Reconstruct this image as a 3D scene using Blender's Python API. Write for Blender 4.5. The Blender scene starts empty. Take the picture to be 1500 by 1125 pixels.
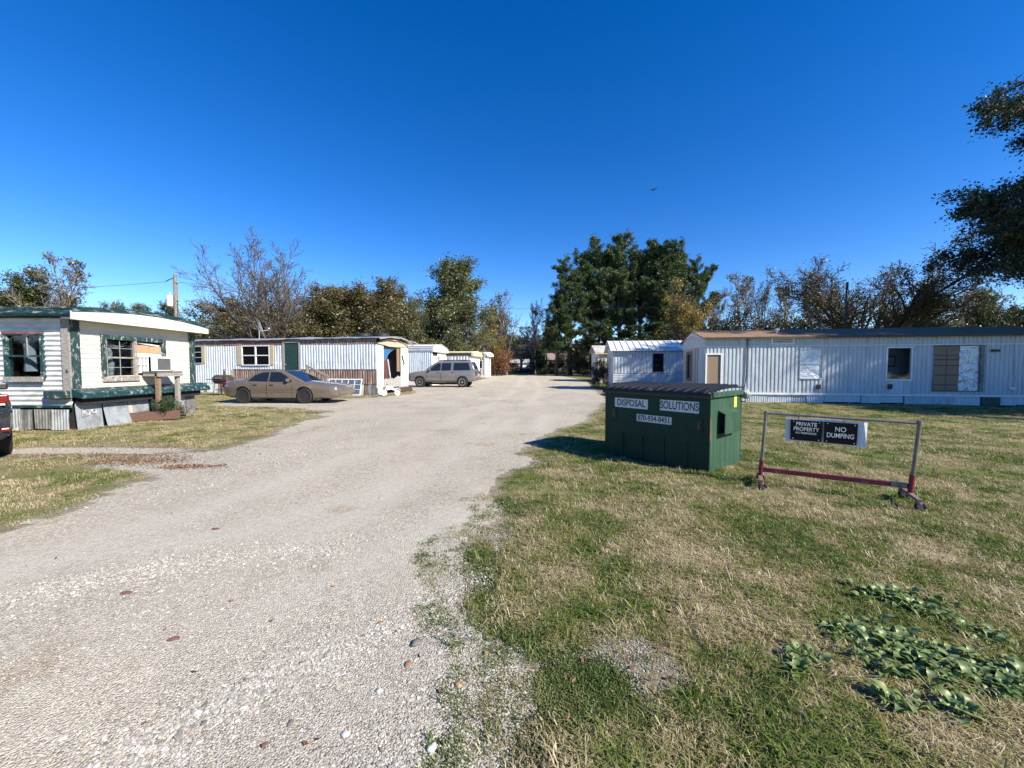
import bpy, bmesh, math, random
import numpy as np
from mathutils import Vector, Matrix, noise, Euler

S = bpy.context.scene
COL = S.collection
R = math.radians
random.seed(7)

# ---------------------------------------------------------------- camera, light, exposure
cam_d = bpy.data.cameras.new("camera")
cam = bpy.data.objects.new("camera", cam_d)
COL.objects.link(cam)
cam.location = (0, 0, 1.5)
cam.rotation_euler = (R(90 - 2.46), 0, 0)
cam_d.sensor_width = 36
cam_d.lens = 13.68
cam_d.clip_start = 0.05
cam_d.clip_end = 5000
S.camera = cam

SUN_EL, SUN_AZ = 35.0, 124.0        # azimuth clockwise from +Y
w = bpy.data.worlds.new("World")
S.world = w
w.use_nodes = True
wn = w.node_tree
bg = wn.nodes["Background"]
sky = wn.nodes.new("ShaderNodeTexSky")
sky.sky_type = 'NISHITA'
sky.sun_disc = False
sky.sun_elevation = R(SUN_EL)
sky.sun_rotation = R(SUN_AZ)
sky.altitude = 2000
sky.air_density = 1.0
sky.dust_density = 0.0
sky.ozone_density = 2.0
hs = wn.nodes.new("ShaderNodeHueSaturation")
hs.inputs['Saturation'].default_value = 1.405
hs.inputs['Hue'].default_value = 0.512
wn.links.new(sky.outputs[0], hs.inputs['Color'])
wn.links.new(hs.outputs[0], bg.inputs[0])
bg.inputs[1].default_value = 0.12

sun_d = bpy.data.lights.new("sun", 'SUN')
sun = bpy.data.objects.new("sun", sun_d)
COL.objects.link(sun)
sd = Vector((math.sin(R(SUN_AZ)) * math.cos(R(SUN_EL)), math.cos(R(SUN_AZ)) * math.cos(R(SUN_EL)), math.sin(R(SUN_EL))))
sun.rotation_euler = sd.to_track_quat('Z', 'Y').to_euler()
sun.location = sd * 60
sun_d.energy = 4.9
sun_d.angle = R(0.53)
sun_d.color = (1.0, 0.935, 0.81)

S.view_settings.view_transform = 'Standard'
S.view_settings.look = 'None'
S.view_settings.gamma = 1
S.view_settings.exposure = 0.85
S.view_settings.use_curve_mapping = False

# ---------------------------------------------------------------- helpers
def tag(o, label=None, cat=None, group=None, kind=None):
    if label: o['label'] = label
    if cat: o['category'] = cat
    if group: o['group'] = group
    if kind: o['kind'] = kind
    return o

def empty(name, loc, rz=0.0, label=None, cat=None, group=None):
    o = bpy.data.objects.new(name, None)
    COL.objects.link(o)
    o.location = loc
    o.rotation_euler = (0, 0, rz)
    o.empty_display_size = .2
    return tag(o, label, cat, group)

def dup(o, parent=None):
    c = o.copy()
    COL.objects.link(c)
    c.parent = parent
    for ch in list(o.children):
        dup(ch, c)
    return c

def gz(x, y):
    """ground height"""
    t = max(0.0, y - 38.0)
    r = min(math.hypot(x, y), 60)
    return .012 * (t if t < 70 else 70) + .016 * noise.noise((x * .55, y * .55, 3.1)) * min(1, r / 3)

# ---- node materials
MATS = {}
def mat(name, base, rough=.6, metal=0.0, vary=.18, vscale=6.0, fine=60.0, dirt=None, dirt_amt=0.0, dscale=2.5, dstretch=(1, 1, 1), bump=.0, bscale=80.0, spec=.5, coat=0.0):
    if name in MATS: return MATS[name]
    m = bpy.data.materials.new(name); m.use_nodes = True
    nt = m.node_tree; N = nt.nodes; L = nt.links
    p = N["Principled BSDF"]
    p.inputs['Roughness'].default_value = rough
    p.inputs['Metallic'].default_value = metal
    p.inputs['Specular IOR Level'].default_value = spec
    p.inputs['Coat Weight'].default_value = coat
    tc = N.new("ShaderNodeTexCoord")
    n1 = N.new("ShaderNodeTexNoise"); n1.inputs['Scale'].default_value = vscale; n1.inputs['Detail'].default_value = 5
    n2 = N.new("ShaderNodeTexNoise"); n2.inputs['Scale'].default_value = fine; n2.inputs['Detail'].default_value = 3
    L.new(tc.outputs['Object'], n1.inputs['Vector']); L.new(tc.outputs['Object'], n2.inputs['Vector'])
    add = N.new("ShaderNodeMath"); add.operation = 'ADD'
    L.new(n1.outputs['Fac'], add.inputs[0]); L.new(n2.outputs['Fac'], add.inputs[1])
    mr = N.new("ShaderNodeMapRange")
    mr.inputs['From Min'].default_value = .6; mr.inputs['From Max'].default_value = 1.4
    mr.inputs['To Min'].default_value = 1 - vary; mr.inputs['To Max'].default_value = 1 + vary
    L.new(add.outputs[0], mr.inputs['Value'])
    mul = N.new("ShaderNodeMix"); mul.data_type = 'RGBA'; mul.blend_type = 'MULTIPLY'; mul.inputs['Factor'].default_value = 1
    mul.inputs['A'].default_value = (*base, 1)
    L.new(mr.outputs[0], mul.inputs['B'])
    out = mul.outputs['Result']
    if dirt:
        mp = N.new("ShaderNodeMapping"); mp.inputs['Scale'].default_value = dstretch
        L.new(tc.outputs['Object'], mp.inputs['Vector'])
        n3 = N.new("ShaderNodeTexNoise"); n3.inputs['Scale'].default_value = dscale; n3.inputs['Detail'].default_value = 7; n3.inputs['Roughness'].default_value = .65
        L.new(mp.outputs[0], n3.inputs['Vector'])
        r2 = N.new("ShaderNodeMapRange")
        r2.inputs['From Min'].default_value = .62 - .28 * dirt_amt; r2.inputs['From Max'].default_value = .82 - .28 * dirt_amt
        L.new(n3.outputs['Fac'], r2.inputs['Value'])
        mx = N.new("ShaderNodeMix"); mx.data_type = 'RGBA'
        L.new(r2.outputs[0], mx.inputs['Factor']); L.new(out, mx.inputs['A']); mx.inputs['B'].default_value = (*dirt, 1)
        out = mx.outputs['Result']
    L.new(out, p.inputs['Base Color'])
    if bump:
        n4 = N.new("ShaderNodeTexNoise"); n4.inputs['Scale'].default_value = bscale; n4.inputs['Detail'].default_value = 4
        L.new(tc.outputs['Object'], n4.inputs['Vector'])
        b = N.new("ShaderNodeBump"); b.inputs['Strength'].default_value = bump; b.inputs['Distance'].default_value = .01
        L.new(n4.outputs['Fac'], b.inputs['Height']); L.new(b.outputs[0], p.inputs['Normal'])
    MATS[name] = m
    return m

def wood(name, c1, c2, rough=.8, stretch=(2, 2, 14), paint=None, paint_amt=0.):
    """weathered wood with grain; paint = colour of leftover paint"""
    if name in MATS: return MATS[name]
    m = bpy.data.materials.new(name); m.use_nodes = True
    nt = m.node_tree; N = nt.nodes; L = nt.links; p = N["Principled BSDF"]; p.inputs['Roughness'].default_value = rough
    tc = N.new("ShaderNodeTexCoord"); mp = N.new("ShaderNodeMapping"); mp.inputs['Scale'].default_value = stretch
    L.new(tc.outputs['Object'], mp.inputs['Vector'])
    n = N.new("ShaderNodeTexNoise"); n.inputs['Scale'].default_value = 6; n.inputs['Detail'].default_value = 6
    L.new(mp.outputs[0], n.inputs['Vector'])
    cr = N.new("ShaderNodeValToRGB"); cr.color_ramp.elements[0].color = (*c1, 1); cr.color_ramp.elements[1].color = (*c2, 1)
    cr.color_ramp.elements[0].position = .35; cr.color_ramp.elements[1].position = .65
    L.new(n.outputs['Fac'], cr.inputs[0]); out = cr.outputs[0]
    if paint:
        n2 = N.new("ShaderNodeTexNoise"); n2.inputs['Scale'].default_value = 9; n2.inputs['Detail'].default_value = 9; n2.inputs['Roughness'].default_value = .75
        mp2 = N.new("ShaderNodeMapping"); mp2.inputs['Scale'].default_value = (1.6, 1.6, .6)
        L.new(tc.outputs['Object'], mp2.inputs['Vector']); L.new(mp2.outputs[0], n2.inputs['Vector'])
        r2 = N.new("ShaderNodeMapRange"); r2.inputs['From Min'].default_value = .66 - .32 * paint_amt; r2.inputs['From Max'].default_value = .69 - .32 * paint_amt
        L.new(n2.outputs['Fac'], r2.inputs['Value'])
        mx = N.new("ShaderNodeMix"); mx.data_type = 'RGBA'
        L.new(r2.outputs[0], mx.inputs['Factor']); L.new(out, mx.inputs['A']); mx.inputs['B'].default_value = (*paint, 1)
        out = mx.outputs['Result']
    L.new(out, p.inputs['Base Color'])
    b = N.new("ShaderNodeBump"); b.inputs['Strength'].default_value = .4; b.inputs['Distance'].default_value = .006
    L.new(n.outputs['Fac'], b.inputs['Height']); L.new(b.outputs[0], p.inputs['Normal'])
    MATS[name] = m
    return m

def leafmat(name, cols, trans=.3, rough=.6, gloss=.05, grough=.45):
    """leaf colours vary from leaf to leaf and from tree to tree"""
    if name in MATS: return MATS[name]
    m = bpy.data.materials.new(name); m.use_nodes = True
    nt = m.node_tree; N = nt.nodes; L = nt.links
    N.remove(N["Principled BSDF"])
    g = N.new("ShaderNodeNewGeometry"); oi = N.new("ShaderNodeObjectInfo")
    tc = N.new("ShaderNodeTexCoord")
    n = N.new("ShaderNodeTexNoise"); n.inputs['Scale'].default_value = 1.6; n.inputs['Detail'].default_value = 2
    L.new(tc.outputs['Object'], n.inputs['Vector'])
    a = N.new("ShaderNodeMath"); a.operation = 'MULTIPLY'; a.inputs[1].default_value = .55
    L.new(g.outputs['Random Per Island'], a.inputs[0])
    b = N.new("ShaderNodeMath"); b.operation = 'MULTIPLY_ADD'; b.inputs[1].default_value = .9
    L.new(n.outputs['Fac'], b.inputs[0]); L.new(a.outputs[0], b.inputs[2])
    c = N.new("ShaderNodeMath"); c.operation = 'MULTIPLY_ADD'; c.inputs[1].default_value = .25
    L.new(oi.outputs['Random'], c.inputs[0]); L.new(b.outputs[0], c.inputs[2])
    s = N.new("ShaderNodeMath"); s.operation = 'SUBTRACT'; s.inputs[1].default_value = .3
    L.new(c.outputs[0], s.inputs[0])
    cr = N.new("ShaderNodeValToRGB")
    els = cr.color_ramp.elements
    while len(els) < len(cols): els.new(.5)
    for i, q in enumerate(cols):
        els[i].position = i / (len(cols) - 1); els[i].color = (*q, 1)
    L.new(s.outputs[0], cr.inputs[0])
    d = N.new("ShaderNodeBsdfDiffuse"); t = N.new("ShaderNodeBsdfTranslucent"); gl = N.new("ShaderNodeBsdfGlossy"); gl.inputs['Roughness'].default_value = grough
    mx = N.new("ShaderNodeMixShader"); mx.inputs[0].default_value = trans
    m2 = N.new("ShaderNodeMixShader"); m2.inputs[0].default_value = gloss
    L.new(cr.outputs[0], d.inputs[0]); L.new(cr.outputs[0], t.inputs[0])
    L.new(d.outputs[0], mx.inputs[1]); L.new(t.outputs[0], mx.inputs[2])
    L.new(mx.outputs[0], m2.inputs[1]); L.new(gl.outputs[0], m2.inputs[2])
    L.new(m2.outputs[0], N["Material Output"].inputs[0])
    MATS[name] = m
    return m

def glassmat(name, tint=(.7, .74, .74), refl=.05):
    if name in MATS: return MATS[name]
    m = bpy.data.materials.new(name); m.use_nodes = True
    nt = m.node_tree; N = nt.nodes; L = nt.links
    N.remove(N["Principled BSDF"])
    t = N.new("ShaderNodeBsdfTransparent"); t.inputs[0].default_value = (*tint, 1)
    g = N.new("ShaderNodeBsdfGlossy"); g.inputs['Roughness'].default_value = .03
    fr = N.new("ShaderNodeLayerWeight"); fr.inputs[0].default_value = .3
    r = N.new("ShaderNodeMapRange"); r.inputs['To Min'].default_value = refl * .4; r.inputs['To Max'].default_value = refl * 4
    L.new(fr.outputs['Facing'], r.inputs['Value'])
    mx = N.new("ShaderNodeMixShader")
    L.new(r.outputs[0], mx.inputs[0]); L.new(t.outputs[0], mx.inputs[1]); L.new(g.outputs[0], mx.inputs[2])
    L.new(mx.outputs[0], N["Material Output"].inputs[0])
    MATS[name] = m
    return m

def foilmat(name):
    """crumpled foil: sharp facets from a voronoi bump"""
    m = bpy.data.materials.new(name); m.use_nodes = True
    nt = m.node_tree; N = nt.nodes; L = nt.links; p = N["Principled BSDF"]
    p.inputs['Metallic'].default_value = .55; p.inputs['Roughness'].default_value = .42
    p.inputs['Base Color'].default_value = (.60, .63, .66, 1)
    tc = N.new("ShaderNodeTexCoord")
    n = N.new("ShaderNodeTexNoise"); n.inputs['Scale'].default_value = 2.6; n.inputs['Detail'].default_value = 2.5; n.inputs['Distortion'].default_value = 1.6
    L.new(tc.outputs['Object'], n.inputs['Vector'])
    b = N.new("ShaderNodeBump"); b.inputs['Strength'].default_value = 1; b.inputs['Distance'].default_value = .05
    L.new(n.outputs['Fac'], b.inputs['Height']); L.new(b.outputs[0], p.inputs['Normal'])
    MATS[name] = m
    return m

# ---- mesh builder
class MB:
    def __init__(s): s.v = []; s.f = []
    def add(s, verts, faces):
        o = len(s.v); s.v.extend([tuple(p) for p in verts]); s.f.extend([tuple(i + o for i in q) for q in faces])
    def hexa(s, c):
        s.add(c, [(0, 3, 2, 1), (4, 5, 6, 7), (0, 1, 5, 4), (1, 2, 6, 5), (2, 3, 7, 6), (3, 0, 4, 7)])
    def box(s, x0, x1, y0, y1, z0, z1):
        s.hexa([(x0, y0, z0), (x1, y0, z0), (x1, y1, z0), (x0, y1, z0), (x0, y0, z1), (x1, y0, z1), (x1, y1, z1), (x0, y1, z1)])
    def fbox(s, F, a0, a1, o0, o1, z0, z1):
        s.hexa([F(a0, o0, z0), F(a1, o0, z0), F(a1, o1, z0), F(a0, o1, z0), F(a0, o0, z1), F(a1, o0, z1), F(a1, o1, z1), F(a0, o1, z1)])
    def bar(s, p0, p1, w_, h=None, up=(0, 0, 1)):
        p0 = Vector(p0); p1 = Vector(p1); h = h or w_
        d = (p1 - p0).normalized(); u = Vector(up)
        if abs(d.dot(u)) > .95: u = Vector((1, 0, 0))
        a = d.cross(u).normalized() * w_ / 2; b = a.cross(d).normalized() * h / 2
        s.hexa([p0 - a - b, p0 + a - b, p0 + a + b, p0 - a + b, p1 - a - b, p1 + a - b, p1 + a + b, p1 - a + b])
    def tube(s, pts, r, n=8, cap=True):
        pts = [Vector(p) for p in pts]
        rs = r if isinstance(r, (list, tuple)) else [r] * len(pts)
        o = len(s.v); ref = None
        for i, p in enumerate(pts):
            d = (pts[min(i + 1, len(pts) - 1)] - pts[max(i - 1, 0)])
            if d.length < 1e-9: d = Vector((0, 0, 1))
            d.normalize()
            if ref is None: ref = Vector((0, 0, 1)) if abs(d.z) < .9 else Vector((1, 0, 0))
            a = d.cross(ref).normalized(); b = d.cross(a); ref = -b if False else ref
            for k in range(n):
                t = 2 * math.pi * k / n
                s.v.append(tuple(p + (a * math.cos(t) + b * math.sin(t)) * rs[i]))
        for i in range(len(pts) - 1):
            for k in range(n):
                k2 = (k + 1) % n
                s.f.append((o + i * n + k, o + i * n + k2, o + (i + 1) * n + k2, o + (i + 1) * n + k))
        if cap:
            s.f.append(tuple(o + k for k in range(n))[::-1])
            s.f.append(tuple(o + (len(pts) - 1) * n + k for k in range(n)))
    def lathe(s, prof, n=20, M=None):
        """prof: (radius, height) along local z"""
        M = M or Matrix(); o = len(s.v)
        for (r, h) in prof:
            for k in range(n):
                t = 2 * math.pi * k / n
                s.v.append(tuple(M @ Vector((r * math.cos(t), r * math.sin(t), h))))
        for i in range(len(prof) - 1):
            for k in range(n):
                k2 = (k + 1) % n
                s.f.append((o + i * n + k, o + i * n + k2, o + (i + 1) * n + k2, o + (i + 1) * n + k))
        if prof[0][0] > 1e-4: s.f.append(tuple(o + k for k in range(n))[::-1])
        if prof[-1][0] > 1e-4: s.f.append(tuple(o + (len(prof) - 1) * n + k for k in range(n)))
    def poly(s, pts, ext):
        """polygon extruded by vector ext"""
        n = len(pts); e = Vector(ext); o = len(s.v)
        s.v.extend([tuple(Vector(p)) for p in pts]); s.v.extend([tuple(Vector(p) + e) for p in pts])
        s.f.append(tuple(o + i for i in range(n))[::-1]); s.f.append(tuple(o + n + i for i in range(n)))
        for i in range(n):
            j = (i + 1) % n
            s.f.append((o + i, o + j, o + n + j, o + n + i))
    def grid(s, fn, nu, nv):
        o = len(s.v)
        for i in range(nu + 1):
            for j in range(nv + 1): s.v.append(tuple(fn(i / nu, j / nv)))
        for i in range(nu):
            for j in range(nv):
                q = o + i * (nv + 1) + j
                s.f.append((q, q + nv + 1, q + nv + 2, q + 1))
    def build(s, name, m, parent=None, smooth=False, bevel=0.0, recalc=True, angle=35):
        me = bpy.data.meshes.new(name)
        me.from_pydata(s.v, [], s.f)
        if recalc:
            bm = bmesh.new(); bm.from_mesh(me)
            bmesh.ops.recalc_face_normals(bm, faces=bm.faces)
            bm.to_mesh(me); bm.free()
        if m: me.materials.append(m)
        if smooth:
            me.shade_smooth(); me.set_sharp_from_angle(angle=R(angle))
        o = bpy.data.objects.new(name, me)
        COL.objects.link(o)
        if parent: o.parent = parent
        if bevel:
            b = o.modifiers.new("bevel", 'BEVEL'); b.width = bevel; b.segments = 2; b.limit_method = 'ANGLE'; b.angle_limit = R(40)
        return o

def boxo(name, m, parent, x0, x1, y0, y1, z0, z1, bevel=0.0):
    b = MB(); b.box(x0, x1, y0, y1, z0, z1)
    return b.build(name, m, parent, bevel=bevel)

def text(name, body, size, m, parent, M, sx=1.0, bold=0.0, ext=.0008, align='CENTER', spacing=1.0):
    c = bpy.data.curves.new(name, 'FONT')
    c.body = body; c.size = size; c.align_x = align; c.align_y = 'CENTER'; c.offset = bold; c.extrude = ext; c.space_character = spacing; c.space_line = .82
    o = bpy.data.objects.new(name + "_tmp", c)
    COL.objects.link(o)
    dg = bpy.context.evaluated_depsgraph_get()
    me = bpy.data.meshes.new_from_object(o.evaluated_get(dg))
    bpy.data.objects.remove(o); bpy.data.curves.remove(c)
    me.name = name
    me.transform(M @ Matrix.Diagonal((sx, 1, 1, 1)))
    me.materials.clear(); me.materials.append(m)
    t = bpy.data.objects.new(name, me); COL.objects.link(t); t.parent = parent
    return t

# wall frames: F(along, outwards, z) -> local point
def front(y=0.0): return lambda a, o, z: Vector((a, y - o, z))
def endp(x=0.0): return lambda a, o, z: Vector((x + o, a, z))      # faces +x
def endm(x=0.0): return lambda a, o, z: Vector((x - o, a, z))      # faces -x

def siding(mb, F, a0, a1, z0, z1, holes=(), mode='v', pitch=.15, depth=.02, base=0.0, dent=.006, seed=0, top=None):
    """metal siding with real ribs (v), laps (h) or waves (w) and openings; top(a) trims the upper edge"""
    if mode == 'v':
        k0 = math.floor(a0 / pitch) - 1; k1 = math.ceil(a1 / pitch) + 1
        br = [k * pitch + q * pitch for k in range(k0, k1) for q in (0, .3, .42, .88)]
        A = sorted({round(q, 4) for q in br if a0 < q < a1} | {a0, a1} | {h[0] for h in holes if a0 < h[0] < a1} | {h[1] for h in holes if a0 < h[1] < a1})
        nz = max(2, int((z1 - z0) / .35))
        Z = sorted({z0 + (z1 - z0) * i / nz for i in range(nz + 1)} | {min(max(h[2], z0), z1) for h in holes} | {min(max(h[3], z0), z1) for h in holes})
        off = lambda a, z: float(np.interp((a / pitch) % 1.0, [0, .3, .42, .88, 1], [0, 0, 1, 1, 0])) * depth
    else:
        k0 = math.floor(z0 / pitch) - 1; k1 = math.ceil(z1 / pitch) + 1
        qs = (0.001, .97) if mode == 'h' else (0, .17, .33, .5, .67, .83)
        br = [k * pitch + q * pitch for k in range(k0, k1) for q in qs]
        Z = sorted({round(q, 4) for q in br if z0 < q < z1} | {z0, z1} | {min(max(h[2], z0), z1) for h in holes} | {min(max(h[3], z0), z1) for h in holes})
        na = max(2, int((a1 - a0) / .25))
        A = sorted({a0 + (a1 - a0) * i / na for i in range(na + 1)} | {h[0] for h in holes if a0 < h[0] < a1} | {h[1] for h in holes if a0 < h[1] < a1})
        if mode == 'h': off = lambda a, z: float(np.interp((z / pitch) % 1.0, [0, .001, .97, 1], [0, 1, .05, 0])) * depth
        else: off = lambda a, z: (.5 + .5 * math.sin(2 * math.pi * z / pitch)) * depth
    o = len(mb.v); nz = len(Z)
    for a in A:
        for z in Z:
            d = dent * (noise.noise((a * 1.7, z * 1.7, seed)) + .6 * noise.noise((a * 5, z * 5, seed + 9)))
            zz = min(z, top(a)) if top else z
            mb.v.append(tuple(F(a, base + off(a, z) + d, zz)))
    for i in range(len(A) - 1):
        for j in range(nz - 1):
            ca = (A[i] + A[i + 1]) / 2; cz = (Z[j] + Z[j + 1]) / 2
            if any(h[0] < ca < h[1] and h[2] < cz < h[3] for h in holes): continue
            if top and Z[j] >= top(ca): continue
            q = o + i * nz + j
            mb.f.append((q, q + nz, q + nz + 1, q + 1))

def window(parent, F, a0, a1, z0, z1, fm, pm, fw=.05, cols=1, rows=2, proud=.035, pane_o=-.02, name='window', bar=.03, colw=None, pane_mats=None, mun=0.0):
    """frame part with pane sub-parts"""
    b = MB()
    b.fbox(F, a0, a0 + fw, -.05, proud, z0, z1); b.fbox(F, a1 - fw, a1, -.05, proud, z0, z1)
    b.fbox(F, a0 + fw, a1 - fw, -.05, proud, z1 - fw, z1); b.fbox(F, a0 + fw, a1 - fw, -.05, proud + .02, z0, z0 + fw)
    ia0, ia1, iz0, iz1 = a0 + fw, a1 - fw, z0 + fw, z1 - fw
    for i in range(1, cols):
        x = ia0 + (ia1 - ia0) * i / cols
        b.fbox(F, x - bar / 2 * 1.4, x + bar / 2 * 1.4, -.05, proud - .008, iz0, iz1)
    for j in range(1, rows):
        z = iz0 + (iz1 - iz0) * j / rows
        for i in range(cols):
            xa = ia0 + (ia1 - ia0) * i / cols + (bar * .7 if i else 0); xb = ia0 + (ia1 - ia0) * (i + 1) / cols - (bar * .7 if i < cols - 1 else 0)
            b.fbox(F, xa, xb, -.05, proud - .012, z - bar / 2, z + bar / 2)
    fr = b.build(name, fm, parent)
    k = 0
    for i in range(cols):
        for j in range(rows):
            xa = ia0 + (ia1 - ia0) * i / cols; xb = ia0 + (ia1 - ia0) * (i + 1) / cols
            za = iz0 + (iz1 - iz0) * j / rows; zb = iz0 + (iz1 - iz0) * (j + 1) / rows
            p = MB(); p.fbox(F, xa, xb, pane_o - .006, pane_o - (.008 if j % 2 == 0 else 0), za, zb)
            p.build('pane', pane_mats[k] if pane_mats else pm, fr)
            if mun:
                q = MB(); xm = (xa + xb) / 2; zm = (za + zb) / 2
                q.fbox(F, xm - mun / 2, xm + mun / 2, pane_o + .001, pane_o + .009, za, zb)
                q.fbox(F, xa, xm - mun / 2, pane_o + .002, pane_o + .008, zm - mun / 2, zm + mun / 2)
                q.fbox(F, xm + mun / 2, xb, pane_o + .002, pane_o + .008, zm - mun / 2, zm + mun / 2)
                q.build('muntin', fm, fr)
            k += 1
    return fr

def roofsheet(name, m, parent, prof, u0, u1, th=.05, sag=.0, nu=24, seed=0, ribs=0, ribm=None):
    """roof extruded along u from a profile of (v, z)"""
    b = MB()
    n = len(prof)
    for sgn in (0, 1):
        for i in range(nu + 1):
            u = u0 + (u1 - u0) * i / nu
            for (v, z) in prof:
                d = sag * (noise.noise((u * .9, v * .7, seed)) + .5 * noise.noise((u * 3, v * 2, seed + 3)))
                b.v.append((u, v, z + d - th * sgn))
    off = (nu + 1) * n
    for i in range(nu):
        for j in range(n - 1):
            q = i * n + j
            b.f.append((q, q + n, q + n + 1, q + 1)); b.f.append((off + q, off + q + 1, off + q + n + 1, off + q + n))
        q = i * n
        b.f.append((q, off + q, off + q + n, q + n)); q = i * n + n - 1
        b.f.append((q, q + n, off + q + n, off + q))
    for i in (0, nu):
        for j in range(n - 1):
            q = i * n + j
            b.f.append((q, q + 1, off + q + 1, off + q))
    return b.build(name, m, parent)

def scatter(name, pts, rots, scl, idx, objs, label=None):
    """one object of stuff: instances of a few small meshes on points"""
    coll = bpy.data.collections.new(name + "_source")
    for o in objs:
        for c in list(o.users_collection): c.objects.unlink(o)
        coll.objects.link(o)
    me = bpy.data.meshes.new(name)
    me.vertices.add(len(pts)); me.vertices.foreach_set('co', np.asarray(pts, dtype=np.float32).ravel())
    a = me.attributes.new('rot', 'FLOAT_VECTOR', 'POINT'); a.data.foreach_set('vector', np.asarray(rots, dtype=np.float32).ravel())
    a = me.attributes.new('scl', 'FLOAT_VECTOR', 'POINT'); a.data.foreach_set('vector', np.asarray(scl, dtype=np.float32).ravel())
    a = me.attributes.new('pick', 'INT', 'POINT'); a.data.foreach_set('value', np.asarray(idx, dtype=np.int32))
    o = bpy.data.objects.new(name, me); COL.objects.link(o)
    ng = bpy.data.node_groups.new(name, 'GeometryNodeTree')
    ng.interface.new_socket('Geometry', in_out='INPUT', socket_type='NodeSocketGeometry')
    ng.interface.new_socket('Geometry', in_out='OUTPUT', socket_type='NodeSocketGeometry')
    N = ng.nodes; L = ng.links
    gi = N.new('NodeGroupInput'); go = N.new('NodeGroupOutput')
    ci = N.new('GeometryNodeCollectionInfo'); ci.inputs[0].default_value = coll
    ci.inputs['Separate Children'].default_value = True; ci.inputs['Reset Children'].default_value = True
    ip = N.new('GeometryNodeInstanceOnPoints'); ip.inputs['Pick Instance'].default_value = True
    def na(nm, ty):
        q = N.new('GeometryNodeInputNamedAttribute'); q.data_type = ty; q.inputs[0].default_value = nm
        return q.outputs[0]
    e = N.new('FunctionNodeEulerToRotation')
    L.new(na('rot', 'FLOAT_VECTOR'), e.inputs[0])
    L.new(gi.outputs[0], ip.inputs['Points']); L.new(ci.outputs[0], ip.inputs['Instance'])
    L.new(na('pick', 'INT'), ip.inputs['Instance Index']); L.new(e.outputs[0], ip.inputs['Rotation']); L.new(na('scl', 'FLOAT_VECTOR'), ip.inputs['Scale'])
    L.new(ip.outputs[0], go.inputs[0])
    md = o.modifiers.new('scatter', 'NODES'); md.node_group = ng
    return tag(o, label, kind='stuff')

# vectorised value noise
_rng = np.random.default_rng(11)
_TAB = _rng.random((256, 256))
def vnoise(x, y):
    xi = np.floor(x).astype(int); yi = np.floor(y).astype(int); fx = x - xi; fy = y - yi
    fx = fx * fx * (3 - 2 * fx); fy = fy * fy * (3 - 2 * fy)
    g = lambda i, j: _TAB[i & 255, j & 255]
    return (g(xi, yi) * (1 - fx) + g(xi + 1, yi) * fx) * (1 - fy) + (g(xi, yi + 1) * (1 - fx) + g(xi + 1, yi + 1) * fx) * fy
def fbm(x, y, o=4):
    t = 0; a = 1; s = 0
    for i in range(o):
        t = t + a * vnoise(x * 2 ** i + 17.3 * i, y * 2 ** i + 5.7 * i); s += a; a *= .5
    return t / s
# ---------------------------------------------------------------- layout of the ground
_f = 570.0; _cp = math.cos(R(2.46)); _sp = math.sin(R(2.46))
def at(px, py, z=0.0):
    """where the line of sight through a photo position meets height z (a survey helper for laying out the ground)"""
    dx = (px - 750) / _f; dz = -(py - 562.5) / _f
    d = Vector((dx, _cp + dz * _sp, -_sp + dz * _cp))
    t = (z - 1.5) / d.z
    return d.x * t, d.y * t

XR = np.array([(0.2, -.1), (1.3, -.05), (1.55, .0), (1.72, .12), (1.85, .15), (2.0, .10), (2.12, -.08), (2.36, -.25), (3.26, -.34), (4.2, -.22), (5.6, .0), (6.8, .12), (7.8, .40), (9.2, 1.05), (11.1, 2.05), (18, 4.3), (25, 5.5), (30, 6.3), (40, 7.8), (63, 7.0), (64, -20)])
XL = np.array([(0.2, -9.), (3.25, -9.), (3.42, -4.7), (5.1, -4.9), (5.45, -5.1), (5.75, -6.3), (6.4, -6.2), (6.9, -5.5), (7.2, -5.3), (8.8, -5.5), (11.9, -5.7), (13.4, -6.4), (14.4, -8.5), (15.2, -12), (17.6, -12.5), (18.3, -8.2), (19.5, -6.4), (22, -5.6), (25, -6.2), (27, -9), (31, -9), (33, -6), (40, -4), (50, -3.0), (63, -3.2), (64, 20)])
def dirt_patch(x, y):
    """0..1, bare trodden earth in the lawn near the camera"""
    n = fbm(x * 4 + 9, y * 4, 4) - .5
    a = 1.15 - np.hypot((x - .60) / .34, (y - 1.93) / .24) + n * 2.0
    b_ = 1.1 - np.hypot((x - 3.5) / .5, (y - 2.75) / .16) + n * 1.6
    c = 1.0 - np.hypot((x + .05) / .35, (y - 3.2) / .9) + n * 1.6
    return np.clip(np.maximum(np.maximum(a, b_), c) * 1.6, 0, 1)
def gravel_d(x, y):
    """metres inside (+) or outside (-) the gravel"""
    n = (fbm(x * 1.3, y * 1.3, 5) - .5)
    k = .55 * np.minimum(1, .35 + y / 9)
    xr = np.interp(y, XR[:, 0], XR[:, 1]); xl = np.interp(y, XL[:, 0], XL[:, 1])
    d = np.minimum(xr - x, x - xl) + n * k * 1.6
    e = 1 - np.hypot((x - .33) / .2, (y - 1.74) / .13)             # moss island
    d = np.minimum(d, -e * .15 + n * .12)
    e = 1 - np.hypot((x + 7.6) / 1.9, (y - 6.9) / .28)             # bare earth strip left
    d = np.maximum(d, e * .25 + n * .35)
    return np.where(y > 63, -1, d)

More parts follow.
